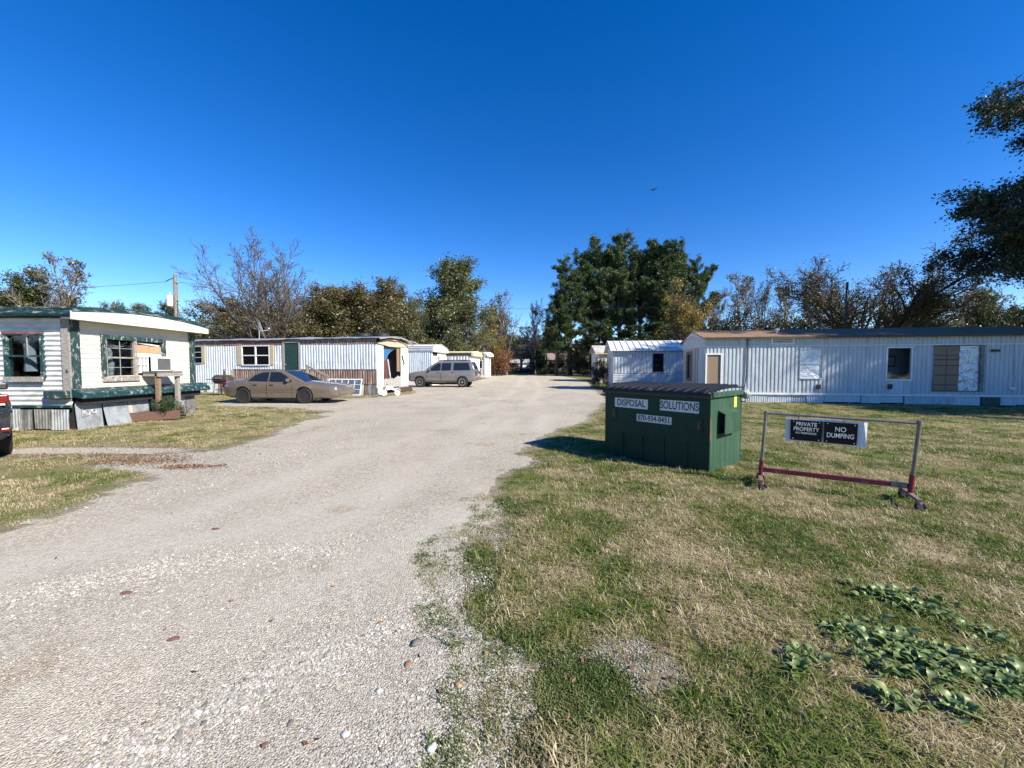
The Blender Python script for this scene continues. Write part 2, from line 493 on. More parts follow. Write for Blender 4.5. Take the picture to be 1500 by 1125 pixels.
# ---- soil / lawn material
def patch_fac(nt, scale=1.05):
    """dry (1) to green (0) patches of the lawn, in world metres"""
    N = nt.nodes; L = nt.links
    g = N.new("ShaderNodeNewGeometry")
    n1 = N.new("ShaderNodeTexNoise"); n1.inputs['Scale'].default_value = scale; n1.inputs['Detail'].default_value = 4; n1.inputs['Roughness'].default_value = .72
    L.new(g.outputs['Position'], n1.inputs['Vector'])
    mr = N.new("ShaderNodeMapRange"); mr.inputs['From Min'].default_value = .40; mr.inputs['From Max'].default_value = .63
    # the strip in front of the left homes is drier
    sx = N.new("ShaderNodeSeparateXYZ"); L.new(g.outputs['Position'], sx.inputs[0])
    m2 = N.new("ShaderNodeMapRange"); m2.inputs['From Min'].default_value = -2; m2.inputs['From Max'].default_value = -5; m2.inputs['To Max'].default_value = .07
    L.new(sx.outputs['X'], m2.inputs['Value'])
    ad = N.new("ShaderNodeMath"); ad.operation = 'ADD'; L.new(n1.outputs['Fac'], ad.inputs[0]); L.new(m2.outputs[0], ad.inputs[1])
    L.new(ad.outputs[0], mr.inputs['Value'])
    return mr.outputs[0], g

gm = bpy.data.materials.new("lawn_soil"); gm.use_nodes = True
nt = gm.node_tree; N = nt.nodes; L = nt.links; P = N["Principled BSDF"]; P.inputs['Roughness'].default_value = .95; P.inputs['Specular IOR Level'].default_value = .1
fac, geo = patch_fac(nt)
def _noise(sc, det=4, rough=.6):
    n = N.new("ShaderNodeTexNoise"); n.inputs['Scale'].default_value = sc; n.inputs['Detail'].default_value = det; n.inputs['Roughness'].default_value = rough
    L.new(geo.outputs['Position'], n.inputs['Vector']); return n.outputs['Fac']
def _ramp(fs, cols, ps=None):
    cr = N.new("ShaderNodeValToRGB"); e = cr.color_ramp.elements
    while len(e) < len(cols): e.new(.5)
    for i, q in enumerate(cols):
        e[i].position = ps[i] if ps else i / (len(cols) - 1); e[i].color = (*q, 1)
    L.new(fs, cr.inputs[0]); return cr.outputs[0]
def _mix(f, a, b, mode='MIX'):
    m = N.new("ShaderNodeMix"); m.data_type = 'RGBA'; m.blend_type = mode
    if isinstance(f, float): m.inputs['Factor'].default_value = f
    else: L.new(f, m.inputs['Factor'])
    L.new(a, m.inputs['A']); L.new(b, m.inputs['B']); return m.outputs['Result']
green = _ramp(_noise(28, 5, .7), [(.05, .07, .018), (.12, .15, .036), (.21, .21, .075)], [.3, .5, .72])
straw = _ramp(_noise(34, 5, .7), [(.12, .10, .05), (.27, .225, .115), (.44, .37, .22)], [.3, .5, .72])
turf = _mix(fac, green, straw)
earth = _ramp(_noise(5, 6, .7), [(.16, .12, .08), (.30, .25, .18), (.42, .36, .28)], [.3, .5, .7])
grav = _ramp(_noise(45, 4, .75), [(.19, .165, .13), (.36, .325, .27), (.52, .48, .41)], [.32, .5, .68])
at_ = N.new("ShaderNodeAttribute"); at_.attribute_name = 'gravel'
s1 = N.new("ShaderNodeMapRange"); s1.inputs['From Min'].default_value = .18; s1.inputs['From Max'].default_value = .5
L.new(at_.outputs['Fac'], s1.inputs['Value'])
s2 = N.new("ShaderNodeMapRange"); s2.inputs['From Min'].default_value = .45; s2.inputs['From Max'].default_value = .8
L.new(at_.outputs['Fac'], s2.inputs['Value'])
L.new(_mix(s2.outputs[0], _mix(s1.outputs[0], turf, earth), grav), P.inputs['Base Color'])
bp = N.new("ShaderNodeBump"); bp.inputs['Strength'].default_value = .9; bp.inputs['Distance'].default_value = .03
L.new(_noise(40, 5, .7), bp.inputs['Height']); L.new(bp.outputs[0], P.inputs['Normal'])

# ---- gravel material: stones of many greys set in dust, worn pale tracks, darker damp streaks
rm = bpy.data.materials.new("road_gravel"); rm.use_nodes = True
nt = rm.node_tree; N = nt.nodes; L = nt.links; P = N["Principled BSDF"]; P.inputs['Roughness'].default_value = .95; P.inputs['Specular IOR Level'].default_value = .15
geo = N.new("ShaderNodeNewGeometry")
vor = N.new("ShaderNodeTexVoronoi"); vor.inputs['Scale'].default_value = 105; vor.inputs['Randomness'].default_value = 1
wrp = N.new("ShaderNodeTexNoise"); wrp.inputs['Scale'].default_value = 30
L.new(geo.outputs['Position'], wrp.inputs['Vector'])
vm = N.new("ShaderNodeMix"); vm.data_type = 'VECTOR'; vm.inputs['Factor'].default_value = .012
L.new(geo.outputs['Position'], vm.inputs['A']); L.new(wrp.outputs['Color'], vm.inputs['B'])
L.new(vm.outputs['Result'], vor.inputs['Vector'])
sep = N.new("ShaderNodeSeparateColor"); L.new(vor.outputs['Color'], sep.inputs[0])
vor2 = N.new("ShaderNodeTexVoronoi"); vor2.inputs['Scale'].default_value = 42; L.new(vm.outputs['Result'], vor2.inputs['Vector'])
sep2 = N.new("ShaderNodeSeparateColor"); L.new(vor2.outputs['Color'], sep2.inputs[0])
stone_b = _ramp(sep2.outputs[1], [(.19, .17, .14), (.39, .355, .295), (.50, .46, .39), (.67, .635, .56)], [0, .3, .65, 1])
stone_a = _ramp(sep.outputs[0], [(.22, .19, .15), (.40, .36, .295), (.51, .465, .38), (.66, .62, .53)], [0, .35, .7, 1])
stone = _mix(.5, stone_a, stone_b)
dust = _ramp(_noise(9, 8, .75), [(.40, .35, .27), (.53, .475, .375), (.62, .56, .45)], [.3, .5, .7])
mp = N.new("ShaderNodeMapping"); mp.inputs['Rotation'].default_value = (0, 0, R(-28)); mp.inputs['Scale'].default_value = (1.1, .22, 1)
L.new(geo.outputs['Position'], mp.inputs['Vector'])
trk = N.new("ShaderNodeTexNoise"); trk.inputs['Scale'].default_value = 1.3; trk.inputs['Detail'].default_value = 5
L.new(mp.outputs[0], trk.inputs['Vector'])
tr = N.new("ShaderNodeMapRange"); tr.inputs['From Min'].default_value = .38; tr.inputs['From Max'].default_value = .62; tr.inputs['To Min'].default_value = .08; tr.inputs['To Max'].default_value = .58
L.new(trk.outputs['Fac'], tr.inputs['Value'])
c0 = _mix(tr.outputs[0], stone, dust)
big = _ramp(_noise(.5, 5, .65), [(.88, .86, .82), (1.02, 1.0, .97), (1.13, 1.08, 1.0)], [.32, .5, .68])
c1 = _mix(1.0, c0, big, 'MULTIPLY')
dampn = _ramp(_noise(.9, 7, .75), [(1, 1, 1), (1, 1, 1), (.80, .72, .64), (.62, .54, .46)], [0, .57, .66, .76])
at2 = N.new("ShaderNodeAttribute"); at2.attribute_name = 'gravel'
tk = N.new("ShaderNodeMath"); tk.operation = 'MULTIPLY'; L.new(at2.outputs['Fac'], tk.inputs[0]); tk.inputs[1].default_value = .75
c1 = _mix(tk.outputs[0], c1, _ramp(_noise(14, 7, .75), [(.42, .375, .30), (.58, .525, .43), (.66, .605, .50)], [.3, .5, .7]))
L.new(_mix(1.0, c1, dampn, 'MULTIPLY'), P.inputs['Base Color'])
bp = N.new("ShaderNodeBump"); bp.inputs['Strength'].default_value = .9; bp.inputs['Distance'].default_value = .012; bp.invert = True
L.new(vor.outputs['Distance'], bp.inputs['Height'])
bp2 = N.new("ShaderNodeBump"); bp2.inputs['Strength'].default_value = .4; bp2.inputs['Distance'].default_value = .012
L.new(_noise(70, 6, .8), bp2.inputs['Height']); L.new(bp.outputs[0], bp2.inputs['Normal']); L.new(bp2.outputs[0], P.inputs['Normal'])

# ---- the ground sheet and the gravel road on it
ys = [-6.0, -4, -2.5, -1.2, -.5, .1]
while ys[-1] < 2500: ys.append(ys[-1] + max(.055, .019 * ys[-1]))
xs = [0.0]
while xs[-1] < 2500: xs.append(xs[-1] + (.055 if xs[-1] < 1.2 else .055 + .03 * (xs[-1] - 1.2)))
xs = np.array([-q for q in xs[:0:-1]] + xs); ys = np.array(ys)
GX, GY = np.meshgrid(xs, ys, indexing='ij')
_jit = np.random.default_rng(3)
jx = np.minimum(.3 * np.gradient(xs), .25)[:, None] * (_jit.random(GX.shape) - .5); jy = np.minimum(.3 * np.gradient(ys), .25)[None, :] * (_jit.random(GX.shape) - .5)
VX = GX + jx; VY = GY + jy
GZ = np.zeros_like(VX)
near = (np.abs(VX) < 70) & (VY < 130)
ii, jj = np.nonzero(near)
for i, j in zip(ii, jj): GZ[i, j] = gz(VX[i, j], VY[i, j])
far = ~near
GZ[far] = .012 * np.clip(VY[far] - 38, 0, 70)
GD = gravel_d(VX, VY)
nx, ny = VX.shape
co = np.stack([VX, VY, GZ], -1).reshape(-1, 3)
I, J = np.meshgrid(np.arange(nx - 1), np.arange(ny - 1), indexing='ij')
q0 = (I * ny + J).ravel()
quads = np.stack([q0, q0 + ny, q0 + ny + 1, q0 + 1], -1)
def quadmesh(name, co, quads, m, attr=None):
    me = bpy.data.meshes.new(name)
    me.vertices.add(len(co)); me.vertices.foreach_set('co', co.astype(np.float32).ravel())
    me.loops.add(quads.size); me.loops.foreach_set('vertex_index', quads.astype(np.int32).ravel())
    me.polygons.add(len(quads)); me.polygons.foreach_set('loop_start', np.arange(0, quads.size, 4, dtype=np.int32))
    me.update(calc_edges=True)
    me.materials.append(m)
    if attr is not None:
        a = me.attributes.new('gravel', 'FLOAT', 'POINT'); a.data.foreach_set('value', attr.astype(np.float32).ravel())
    me.shade_smooth()
    o = bpy.data.objects.new(name, me); COL.objects.link(o)
    return o
# dirt spreads unevenly past the edge of the gravel
spread = .25 + .55 * fbm(co[:, 0] * 3 + 40, co[:, 1] * 3, 3)
mask = np.clip(.5 + GD.ravel() / (spread * np.clip(.35 + co[:, 1] / 14, .35, 1.4)) * .5, 0, 1)
mask = np.maximum(mask, np.where(co[:, 1] < 6, .46 * dirt_patch(co[:, 0], co[:, 1]), 0))
tag(quadmesh("ground", co, quads, gm, mask), kind='structure')
dq = GD.ravel()[quads].mean(1)
rq = quads[(dq > 0.02) & (co[quads[:, 0], 1] > .05) & (np.abs(co[quads[:, 0], 0]) < 16)]
used, inv = np.unique(rq, return_inverse=True)
rco = co[used].copy(); rco[:, 2] += .004
# packed wheel tracks worn into the gravel
def wheel_tracks(x, y):
    best = np.zeros(len(x))
    for path, offs in (([(-3.3, .6), (-2.9, 2.5), (-2.2, 5), (-1.3, 8.5), (-.3, 14), (1.0, 25), (2.0, 45), (2.2, 63)], (-.8, .8)), ([(-7.5, 1.6), (-4.0, 2.0), (-2.0, 2.9), (-.9, 4.4), (-.4, 7), (.3, 12)], (-.7, .7))):
        P_ = np.array(path)
        dmin = np.full(len(x), 99.0); sgn = np.zeros(len(x))
        for (ax, ay), (bx, by) in zip(P_[:-1], P_[1:]):
            dx, dy = bx - ax, by - ay; L_ = math.hypot(dx, dy)
            t = np.clip(((x - ax) * dx + (y - ay) * dy) / L_ ** 2, 0, 1)
            dd = np.hypot(x - ax - t * dx, y - ay - t * dy); s_ = np.sign((x - ax) * dy - (y - ay) * dx)
            k_ = dd < dmin; sgn = np.where(k_, s_, sgn); dmin = np.where(k_, dd, dmin)
        for o_ in offs: best = np.maximum(best, np.exp(-((dmin * sgn - o_) / .3) ** 2))
    return best * np.clip((fbm(x * .9, y * .5, 3) - .28) * 3, 0, 1)
tag(quadmesh("gravel_road", rco, inv.reshape(rq.shape), rm, wheel_tracks(rco[:, 0], rco[:, 1])), kind='structure')

# ---------------------------------------------------------------- loose stones
def stone_obj(seed, name="stone_shape", sub=1, flat=.62):
    rr = random.Random(seed)
    bm = bmesh.new(); bmesh.ops.create_icosphere(bm, subdivisions=sub, radius=1)
    for v in bm.verts:
        k = 1 + .38 * noise.noise(v.co * 1.3 + Vector((seed * 7.1, 0, 0))) + rr.uniform(-.16, .16)
        v.co *= k
        v.co.z *= flat; v.co.x *= 1.25
    me = bpy.data.meshes.new(name); bm.to_mesh(me); bm.free()
    o = bpy.data.objects.new(name, me); COL.objects.link(o)
    return o
def randcol(name, cols, ps, rough=.85):
    m = bpy.data.materials.new(name); m.use_nodes = True
    nt = m.node_tree; N = nt.nodes; L = nt.links; p = N["Principled BSDF"]; p.inputs['Roughness'].default_value = rough; p.inputs['Specular IOR Level'].default_value = .25
    oi = N.new("ShaderNodeObjectInfo"); cr = N.new("ShaderNodeValToRGB"); e = cr.color_ramp.elements
    while len(e) < len(cols): e.new(.5)
    for i, q in enumerate(cols): e[i].position = ps[i]; e[i].color = (*q, 1)
    L.new(oi.outputs['Random'], cr.inputs[0])
    tc = N.new("ShaderNodeTexCoord"); n = N.new("ShaderNodeTexNoise"); n.inputs['Scale'].default_value = 3; L.new(tc.outputs['Object'], n.inputs['Vector'])
    mr = N.new("ShaderNodeMapRange"); mr.inputs['To Min'].default_value = .75; mr.inputs['To Max'].default_value = 1.2; L.new(n.outputs['Fac'], mr.inputs['Value'])
    mx = N.new("ShaderNodeMix"); mx.data_type = 'RGBA'; mx.blend_type = 'MULTIPLY'; mx.inputs['Factor'].default_value = 1
    L.new(cr.outputs[0], mx.inputs['A']); L.new(mr.outputs[0], mx.inputs['B']); L.new(mx.outputs['Result'], p.inputs['Base Color'])
    return m
stone_m = randcol("crushed_stone", [(.18, .165, .145), (.30, .28, .245), (.39, .365, .32), (.47, .445, .395), (.58, .56, .51), (.36, .26, .18), (.33, .305, .265)], [0, .2, .45, .7, .9, .95, 1])
rng = np.random.default_rng(5)
stones = [stone_obj(k) for k in range(7)]
for o in stones: o.data.materials.append(stone_m)
def polar(n, r0, r1, a0=-60, a1=60, p=1.0):
    r = r0 + (r1 - r0) * rng.random(n) ** p; a = np.radians(a0 + (a1 - a0) * rng.random(n))
    return r * np.sin(a), r * np.cos(a), r
x, y, r = polar(430000, 1.25, 20, p=1.3)
x2, y2, r2 = polar(150000, 1.3, 4.2, -58, 20)
x = np.concatenate([x, x2]); y = np.concatenate([y, y2]); r = np.concatenate([r, r2])
d = gravel_d(x, y)
ca, sa = math.cos(R(-28)), math.sin(R(-28))
u = x * ca - y * sa; v = x * sa + y * ca
def ridge(pts, w_):
    P_ = [at(*q) for q in pts]; best = np.full(len(x), 9.)
    for (ax, ay), (bx, by) in zip(P_[:-1], P_[1:]):
        dx, dy = bx - ax, by - ay; t = np.clip(((x - ax) * dx + (y - ay) * dy) / (dx * dx + dy * dy), 0, 1)
        best = np.minimum(best, np.hypot(x - ax - t * dx, y - ay - t * dy))
    return np.exp(-(best / w_) ** 2)
rd = np.maximum.reduce([ridge([(110, 1160), (330, 1030), (480, 960), (610, 900), (715, 835)], .17), .9 * ridge([(-60, 890), (120, 855), (330, 818), (480, 800)], .30), .6 * ridge([(560, 1130), (640, 1010), (660, 900), (690, 790)], .22), .5 * ridge([(150, 740), (330, 700), (480, 650)], .5)])
far_ = np.clip((r - 4) / 5, 0, 1)
coarse = .37 + .15 * rd + .10 * (fbm(u * 1.5 + 3, v * .35 + 8, 4) - .5) + .08 * far_                        # loose ridges lie along the wheel tracks
prob = np.clip((coarse - .40) * 7, .42, 1) * np.clip(.55 + d * 1.2, 0, 1)
prob = prob * (1 - .8 * wheel_tracks(x, y))
prob = np.maximum(prob, np.where(y < 6, .4 * dirt_patch(x, y), 0))
prob = np.where((d < 0) & (d > -.3) & (prob < .12), .35 * np.clip(1 + d / .3, 0, 1), prob)
k = rng.random(len(x)) < prob
x, y, r, coarse = x[k], y[k], r[k], coarse[k]
size = np.exp(rng.normal(-5.72, .42, len(x))) * (1 + .035 * r) * np.clip(.72 + (coarse - .42) * 3.4, .55, 1.35)
size = np.clip(size, .0018, .017)
z = np.array([gz(a, b) for a, b in zip(x, y)]) + .004 + size * .12
rot = np.stack([rng.normal(0, .3, len(x)), rng.normal(0, .3, len(x)), rng.random(len(x)) * 6.28], -1)
size = np.maximum(size, .0026)
sc = size[:, None] * (1 + rng.normal(0, .18, (len(x), 3)))
scatter("loose_gravel", np.stack([x, y, z], -1), rot, sc, rng.integers(0, 7, len(x)), stones, "loose pale crushed stones lying on the gravel road")

# bigger stones and chips one can pick out on the road
big_cols = [("brown_rock", (.26, .15, .08)), ("grey_rock", (.17, .155, .14)), ("white_rock", (.62, .59, .53)), ("tan_rock", (.40, .28, .16))]
for (px, py, s, ci, lab) in [(598, 973, .017, 0, "round brown stone alone on the fine gravel near the grass edge"), (610, 943, .026, 1, "dark grey flat stone beside the round brown stone"),
        (556, 1012, .014, 2, "whitish stone chip on the ridge of loose gravel"), (426, 1059, .014, 1, "dark grey stone on the dusty wheel track at the bottom"),
        (712, 957, .014, 3, "tan stone at the edge of the grass and gravel"), (672, 1005, .016, 3, "yellowish brown stone on the fine gravel left of the mossy patch"),
        (506, 1076, .014, 2, "pale stone in the dust at the bottom of the road"), (633, 1098, .018, 2, "pale block of stone left of the mossy grass at the bottom"), (556, 912, .014, 0, "rusty brown stone among loose grey gravel")]:
    gx, gy = at(px, py)
    o = stone_obj(px, "stone", 2, .6); o.data.materials.append(mat(big_cols[ci][0], big_cols[ci][1], .9, bump=.5, bscale=3, vary=.3))
    o.scale = (s, s, s); o.rotation_euler = (0, 0, px); o.location = (gx, gy, gz(gx, gy) + s * .4); o.data.shade_smooth()
    tag(o, lab, "stone", "stones lying on the road")
chipm = mat("red_chip", (.16, .075, .065), .85, bump=.3)
for (px, py, l, rz, lab) in [(185, 871, .030, .3, "flat reddish brown chip on pale gravel at the left"), (255, 938, .026, .5, "thin red chip on the dusty wheel track"), (316, 776, .03, .2, "small red chip far up the middle of the gravel"), (388, 1093, .013, 1, "tiny dark red chip at the bottom of the road")]:
    gx, gy = at(px, py); b = MB()
    b.poly([(-l, -l * .2, 0), (-l * .3, -l * .36, 0), (l * .8, -l * .25, 0), (l, l * .1, 0), (l * .2, l * .35, 0), (-l * .8, l * .25, 0)], (0, 0, .012))
    o = b.build("brick_chip", chipm); o.location = (gx, gy, gz(gx, gy) + .006); o.rotation_euler = (.06, .08, rz)
    tag(o, lab, "brick chip", "red chips on the road")

# ---------------------------------------------------------------- grass
def grassmat(name, greens, straws, bias):
    m = bpy.data.materials.new(name); m.use_nodes = True
    nt = m.node_tree; N = nt.nodes; L = nt.links; N.remove(N["Principled BSDF"])
    fac, g = patch_fac(nt)
    oi = N.new("ShaderNodeObjectInfo")
    s = N.new("ShaderNodeMath"); s.operation = 'MULTIPLY_ADD'; s.inputs[1].default_value = .55; s.inputs[2].default_value = bias - .5
    L.new(g.outputs['Random Per Island'], s.inputs[0])
    s2 = N.new("ShaderNodeMath"); s2.operation = 'MULTIPLY_ADD'; s2.inputs[1].default_value = .45
    L.new(oi.outputs['Random'], s2.inputs[0]); L.new(s.outputs[0], s2.inputs[2])
    s3 = N.new("ShaderNodeMath"); s3.operation = 'ADD'; s3.use_clamp = True
    L.new(s2.outputs[0], s3.inputs[0]); L.new(fac, s3.inputs[1])
    cr = N.new("ShaderNodeValToRGB"); e = cr.color_ramp.elements; cols = greens + straws
    while len(e) < len(cols): e.new(.5)
    for i, q in enumerate(cols): e[i].position = i / (len(cols) - 1); e[i].color = (*q, 1)
    L.new(s3.outputs[0], cr.inputs[0])
    d = N.new("ShaderNodeBsdfDiffuse"); t = N.new("ShaderNodeBsdfTranslucent"); gl = N.new("ShaderNodeBsdfGlossy"); gl.inputs['Roughness'].default_value = .5
    mx = N.new("ShaderNodeMixShader"); mx.inputs[0].default_value = .35
    m2 = N.new("ShaderNodeMixShader"); m2.inputs[0].default_value = .04
    L.new(cr.outputs[0], d.inputs[0]); L.new(cr.outputs[0], t.inputs[0]); L.new(d.outputs[0], mx.inputs[1]); L.new(t.outputs[0], mx.inputs[2])
    L.new(mx.outputs[0], m2.inputs[1]); L.new(gl.outputs[0], m2.inputs[2]); L.new(m2.outputs[0], N["Material Output"].inputs[0])
    return m
grass_m = grassmat("lawn_grass", [(.06, .11, .014), (.115, .18, .022), (.18, .235, .04)], [(.24, .225, .07), (.36, .30, .14), (.50, .42, .24)], .02)
straw_m = grassmat("dry_grass", [(.13, .165, .04)], [(.29, .255, .095), (.45, .375, .20), (.60, .51, .32)], .30)
moss_m = grassmat("mossy_ground_cover", [(.09, .13, .025), (.14, .19, .045), (.20, .23, .07)], [(.27, .24, .11), (.34, .28, .15)], -.1)
def tuft(seed, n, rad, h0, h1, lean, wid, m, name="grass_tuft"):
    rr = random.Random(seed); b = MB()
    lay = rr.uniform(0, 6.28)
    for _ in range(n):
        a = rr.uniform(0, 6.28); q = rad * math.sqrt(rr.random()); px, py = q * math.cos(a), q * math.sin(a)
        h = rr.uniform(h0, h1); t = rr.uniform(0, 6.28) if rr.random() < .6 else lay + rr.uniform(-.5, .5); l = h * rr.uniform(.2, 1) * lean
        dx, dy = math.cos(t), math.sin(t); nx_, ny_ = -dy * wid / 2, dx * wid / 2
        m1 = (px + dx * l * .35, py + dy * l * .35, h * .6); tp = (px + dx * l, py + dy * l, h * (1 - .25 * min(lean, 2)) if lean < 2 else h * .45)
        b.add([(px - nx_, py - ny_, -.005), (px + nx_, py + ny_, -.005), (m1[0] + nx_ * .8, m1[1] + ny_ * .8, m1[2]), (m1[0] - nx_ * .8, m1[1] - ny_ * .8, m1[2]), tp], [(0, 1, 2, 3), (3, 2, 4)])
    return b.build(name, m, recalc=False)
tufts = [tuft(k, 36, .07, .010, .032, 1.3, .0042, grass_m) for k in range(5)] + [tuft(10 + k, 26, .08, .02, .042, 2.6, .0036, straw_m) for k in range(3)] + [tuft(20, 16, .05, .035, .075, 1.5, .0055, grass_m), tuft(21, 18, .06, .04, .085, 2.2, .0042, straw_m), tuft(30, 60, .07, .006, .018, .8, .006, moss_m)]
x, y, r = polar(105000, 1.25, 40, p=1.5)
x2, y2, r2 = polar(45000, 1.25, 4.5, -25, 60)
x = np.concatenate([x, x2]); y = np.concatenate([y, y2]); r = np.concatenate([r, r2])
d = gravel_d(x, y)
thin = fbm(x * 1.1 + 60, y * 1.1, 4)
p = np.clip(-d / (.34 + .02 * r), 0, 1) ** 1.2 * np.where(y < 6, 1 - .93 * dirt_patch(x, y), 1) * np.clip(.25 + (thin - .33) * 4.5, .12, 1)
boxes = [(-24, -10.5, 9.3, 12.6), (1.9, 3.5, 5.7, 7.2)]
p = np.where((d > -.0) & (d < .35) & (y < 6), .05, p)
p = np.where(np.hypot((x - .33) / .24, (y - 1.74) / .17) < .35 + 1.1 * fbm(x * 7, y * 7, 3), .6, p)
for (a, b_, c, e) in boxes: p = np.where((x > a) & (x < b_) & (y > c) & (y < e), 0, p)
p = np.where((x > 8.6) & (y > 17 - .176 * (x - 8.4) - .1), 0, p)
k = rng.random(len(x)) < p
x, y, r, d = x[k], y[k], r[k], d[k]
idx = rng.choice([0, 1, 2, 3, 4, 5, 6, 7, 8, 9], len(x), p=[.13, .13, .13, .13, .13, .08, .08, .07, .11, .01])
moss = ((np.hypot((x - .33) / .26, (y - 1.72) / .2) < 1)) | ((d > -.34) & (r < 9) & (rng.random(len(x)) < .75))
idx = np.where(moss, 10, idx)
z = np.array([gz(a, b_) for a, b_ in zip(x, y)])
s = rng.uniform(.7, 1.25, len(x)) * (1 + np.clip(r - 2, 0, 30) * .05)
hz = s / (1 + np.clip(r - 3, 0, 30) * .035)
scatter("lawn_grass", np.stack([x, y, z], -1), np.stack([rng.normal(0, .08, len(x)), rng.normal(0, .08, len(x)), rng.random(len(x)) * 6.28], -1), np.stack([s, s, hz], -1), idx, tufts, "short autumn grass, green with dry straw patches")

# small fallen leaves on the lawn and reddish litter beside the left strip
leafm = randcol("fallen_leaf", [(.07, .035, .025), (.15, .075, .045), (.26, .15, .08), (.45, .34, .22)], [0, .4, .75, 1])
def leaf_shape(seed):
    rr = random.Random(seed); b = MB(); c = rr.uniform(.2, .6)
    b.add([(-1, 0, 0), (-.2, -.5, c * .3), (1, 0, c), (-.2, .5, c * .35), (0, 0, 0)], [(0, 1, 4), (1, 2, 4), (2, 3, 4), (3, 0, 4)])
    return b.build("leaf_shape", leafm, recalc=False)
lv = [leaf_shape(k) for k in range(4)]
x, y, r = polar(6500, 1.4, 22, -58, 58, 1.2)
d = gravel_d(x, y)
k = (rng.random(len(x)) < np.where(d < -.05, .75, .04)) & ~((x > 8.6) & (y > 16.8 - .176 * (x - 8.4)))
lx, ly = [x[k]], [y[k]]
for (px, py, sx, sy, n) in [(205, 676, .42, .16, 1500), (272, 685, .2, .07, 600), (150, 668, .9, .10, 800), (318, 684, .09, .06, 90), (230, 655, .9, .12, 400)]:
    cx, cy = at(px, py); lx.append(rng.normal(cx, sx, n)); ly.append(rng.normal(cy, sy, n))
x = np.concatenate(lx); y = np.concatenate(ly); z = np.array([gz(a, b_) for a, b_ in zip(x, y)])
s = rng.uniform(.009, .02, len(x)); z = z + .012
scatter("fallen_leaves", np.stack([x, y, z], -1), np.stack([rng.normal(0, .35, len(x)), rng.normal(0, .35, len(x)), rng.random(len(x)) * 6.28], -1), np.repeat(s[:, None], 3, 1), rng.integers(0, 4, len(x)), lv, "small dry brown leaves scattered on grass and gravel")

# broad-leaved weeds: every plant a thing, every leaf a part
wl = leafmat("weed_leaf", [(.05, .095, .02), (.095, .165, .038), (.15, .225, .065), (.26, .30, .12), (.36, .31, .15)], .25, gloss=.05, grough=.45)
def weed_leaf(seed):
    rr = random.Random(seed); L_ = rr.uniform(.035, .075); W_ = L_ * rr.uniform(.20, .31); b = MB()
    def fn(u, v):
        t = u; wv = W_ * math.sin(math.pi * min(1, .06 + .94 * t) ** .8) ** .8
        yv = (v - .5) * 2 * wv
        return (.03 + L_ * t, yv, .018 * math.sin(2.2 * t) * 1.6 + abs(yv) * .35 - .03 * t * t)
    b.grid(fn, 6, 2)
    b.bar((0, 0, 0), (.032, 0, .004), .004)
    o = b.build("leaf", wl, recalc=False, smooth=True, angle=60); return o
wls = [weed_leaf(k) for k in range(6)]
wmesh = [o.data for o in wls]
for o in wls: bpy.data.objects.remove(o)
spots = []
rw = random.Random(4)
for (x0, y0, x1, y1, n, sp, lab) in [(1255, 868, 1385, 908, 20, 12, "small broad-leaved weed in the narrow upper band of weeds nearest the rack"), (1232, 935, 1350, 985, 24, 16, "broad-leaved weed in the left end of the big weed patch"), (1310, 965, 1500, 1015, 38, 18, "broad-leaved weed in the right half of the big weed patch"), (1275, 945, 1400, 1010, 20, 18, "broad-leaved weed in the thick middle of the big weed patch"), (1160, 970, 1205, 985, 5, 8, "broad-leaved weed in the small lone clump left of the big patch"), (1290, 1030, 1345, 1052, 5, 8, "broad-leaved weed in the loose row below the big patch"), (1395, 1045, 1420, 1060, 3, 6, "broad-leaved weed lowest of all, below the right of the big patch"), (1420, 930, 1480, 955, 4, 12, "broad-leaved weed standing apart above the right end of the big patch")]:
    for i in range(int(n * 1.7)):
        t = rw.random(); spots.append((x0 + (x1 - x0) * t + rw.gauss(0, sp), y0 + (y1 - y0) * t + rw.gauss(0, sp * .7), lab))
for i, (px, py, lab) in enumerate(spots):
    gx, gy = at(px, py)
    t = empty("weed_plant", (gx, gy, gz(gx, gy) + .012), rw.uniform(0, 6.28), lab, "weed", "broad-leaved weeds in the lawn")
    for k in range(rw.randint(5, 8)):
        o = bpy.data.objects.new("leaf", rw.choice(wmesh)); COL.objects.link(o); o.parent = t
        s = rw.uniform(.6, 1.1); o.scale = (s, s, s)
        o.rotation_euler = (rw.uniform(-.3, .3), -rw.uniform(.1, .9), k * 1.05 + rw.uniform(-.4, .4))
# ---------------------------------------------------------------- mobile homes
M_cream = mat("cream_siding", (.68, .65, .555), .5, vary=.06, dirt=(.52, .48, .38), dirt_amt=.25, dscale=2, dstretch=(1, 1, .5))
M_whitewave = mat("white_metal_siding", (.66, .67, .65), .45, vary=.10, dirt=(.40, .40, .37), dirt_amt=.5, dscale=1.6, dstretch=(1, 1, 3))
M_teal = mat("teal_trim", (.011, .046, .048), .45, vary=.3, dirt=(.52, .55, .53), dirt_amt=.28, dscale=9)
M_tealroof = mat("teal_roof_edge", (.011, .045, .052), .4, vary=.25, dirt=(.60, .63, .63), dirt_amt=.35, dscale=3.5, dstretch=(1, 1, 7))
M_tealpeel = wood("peeling_teal_board", (.22, .20, .175), (.42, .40, .36), paint=(.012, .048, .05), paint_amt=.74)
M_greywood = wood("weathered_grey_board", (.20, .18, .155), (.40, .37, .33))
M_greywoodh = wood("weathered_board", (.17, .15, .13), (.42, .38, .33), stretch=(14, 4, 3), paint=(.6, .62, .6), paint_amt=.2)
M_brownwood = wood("bare_brown_post", (.16, .10, .06), (.32, .22, .14))
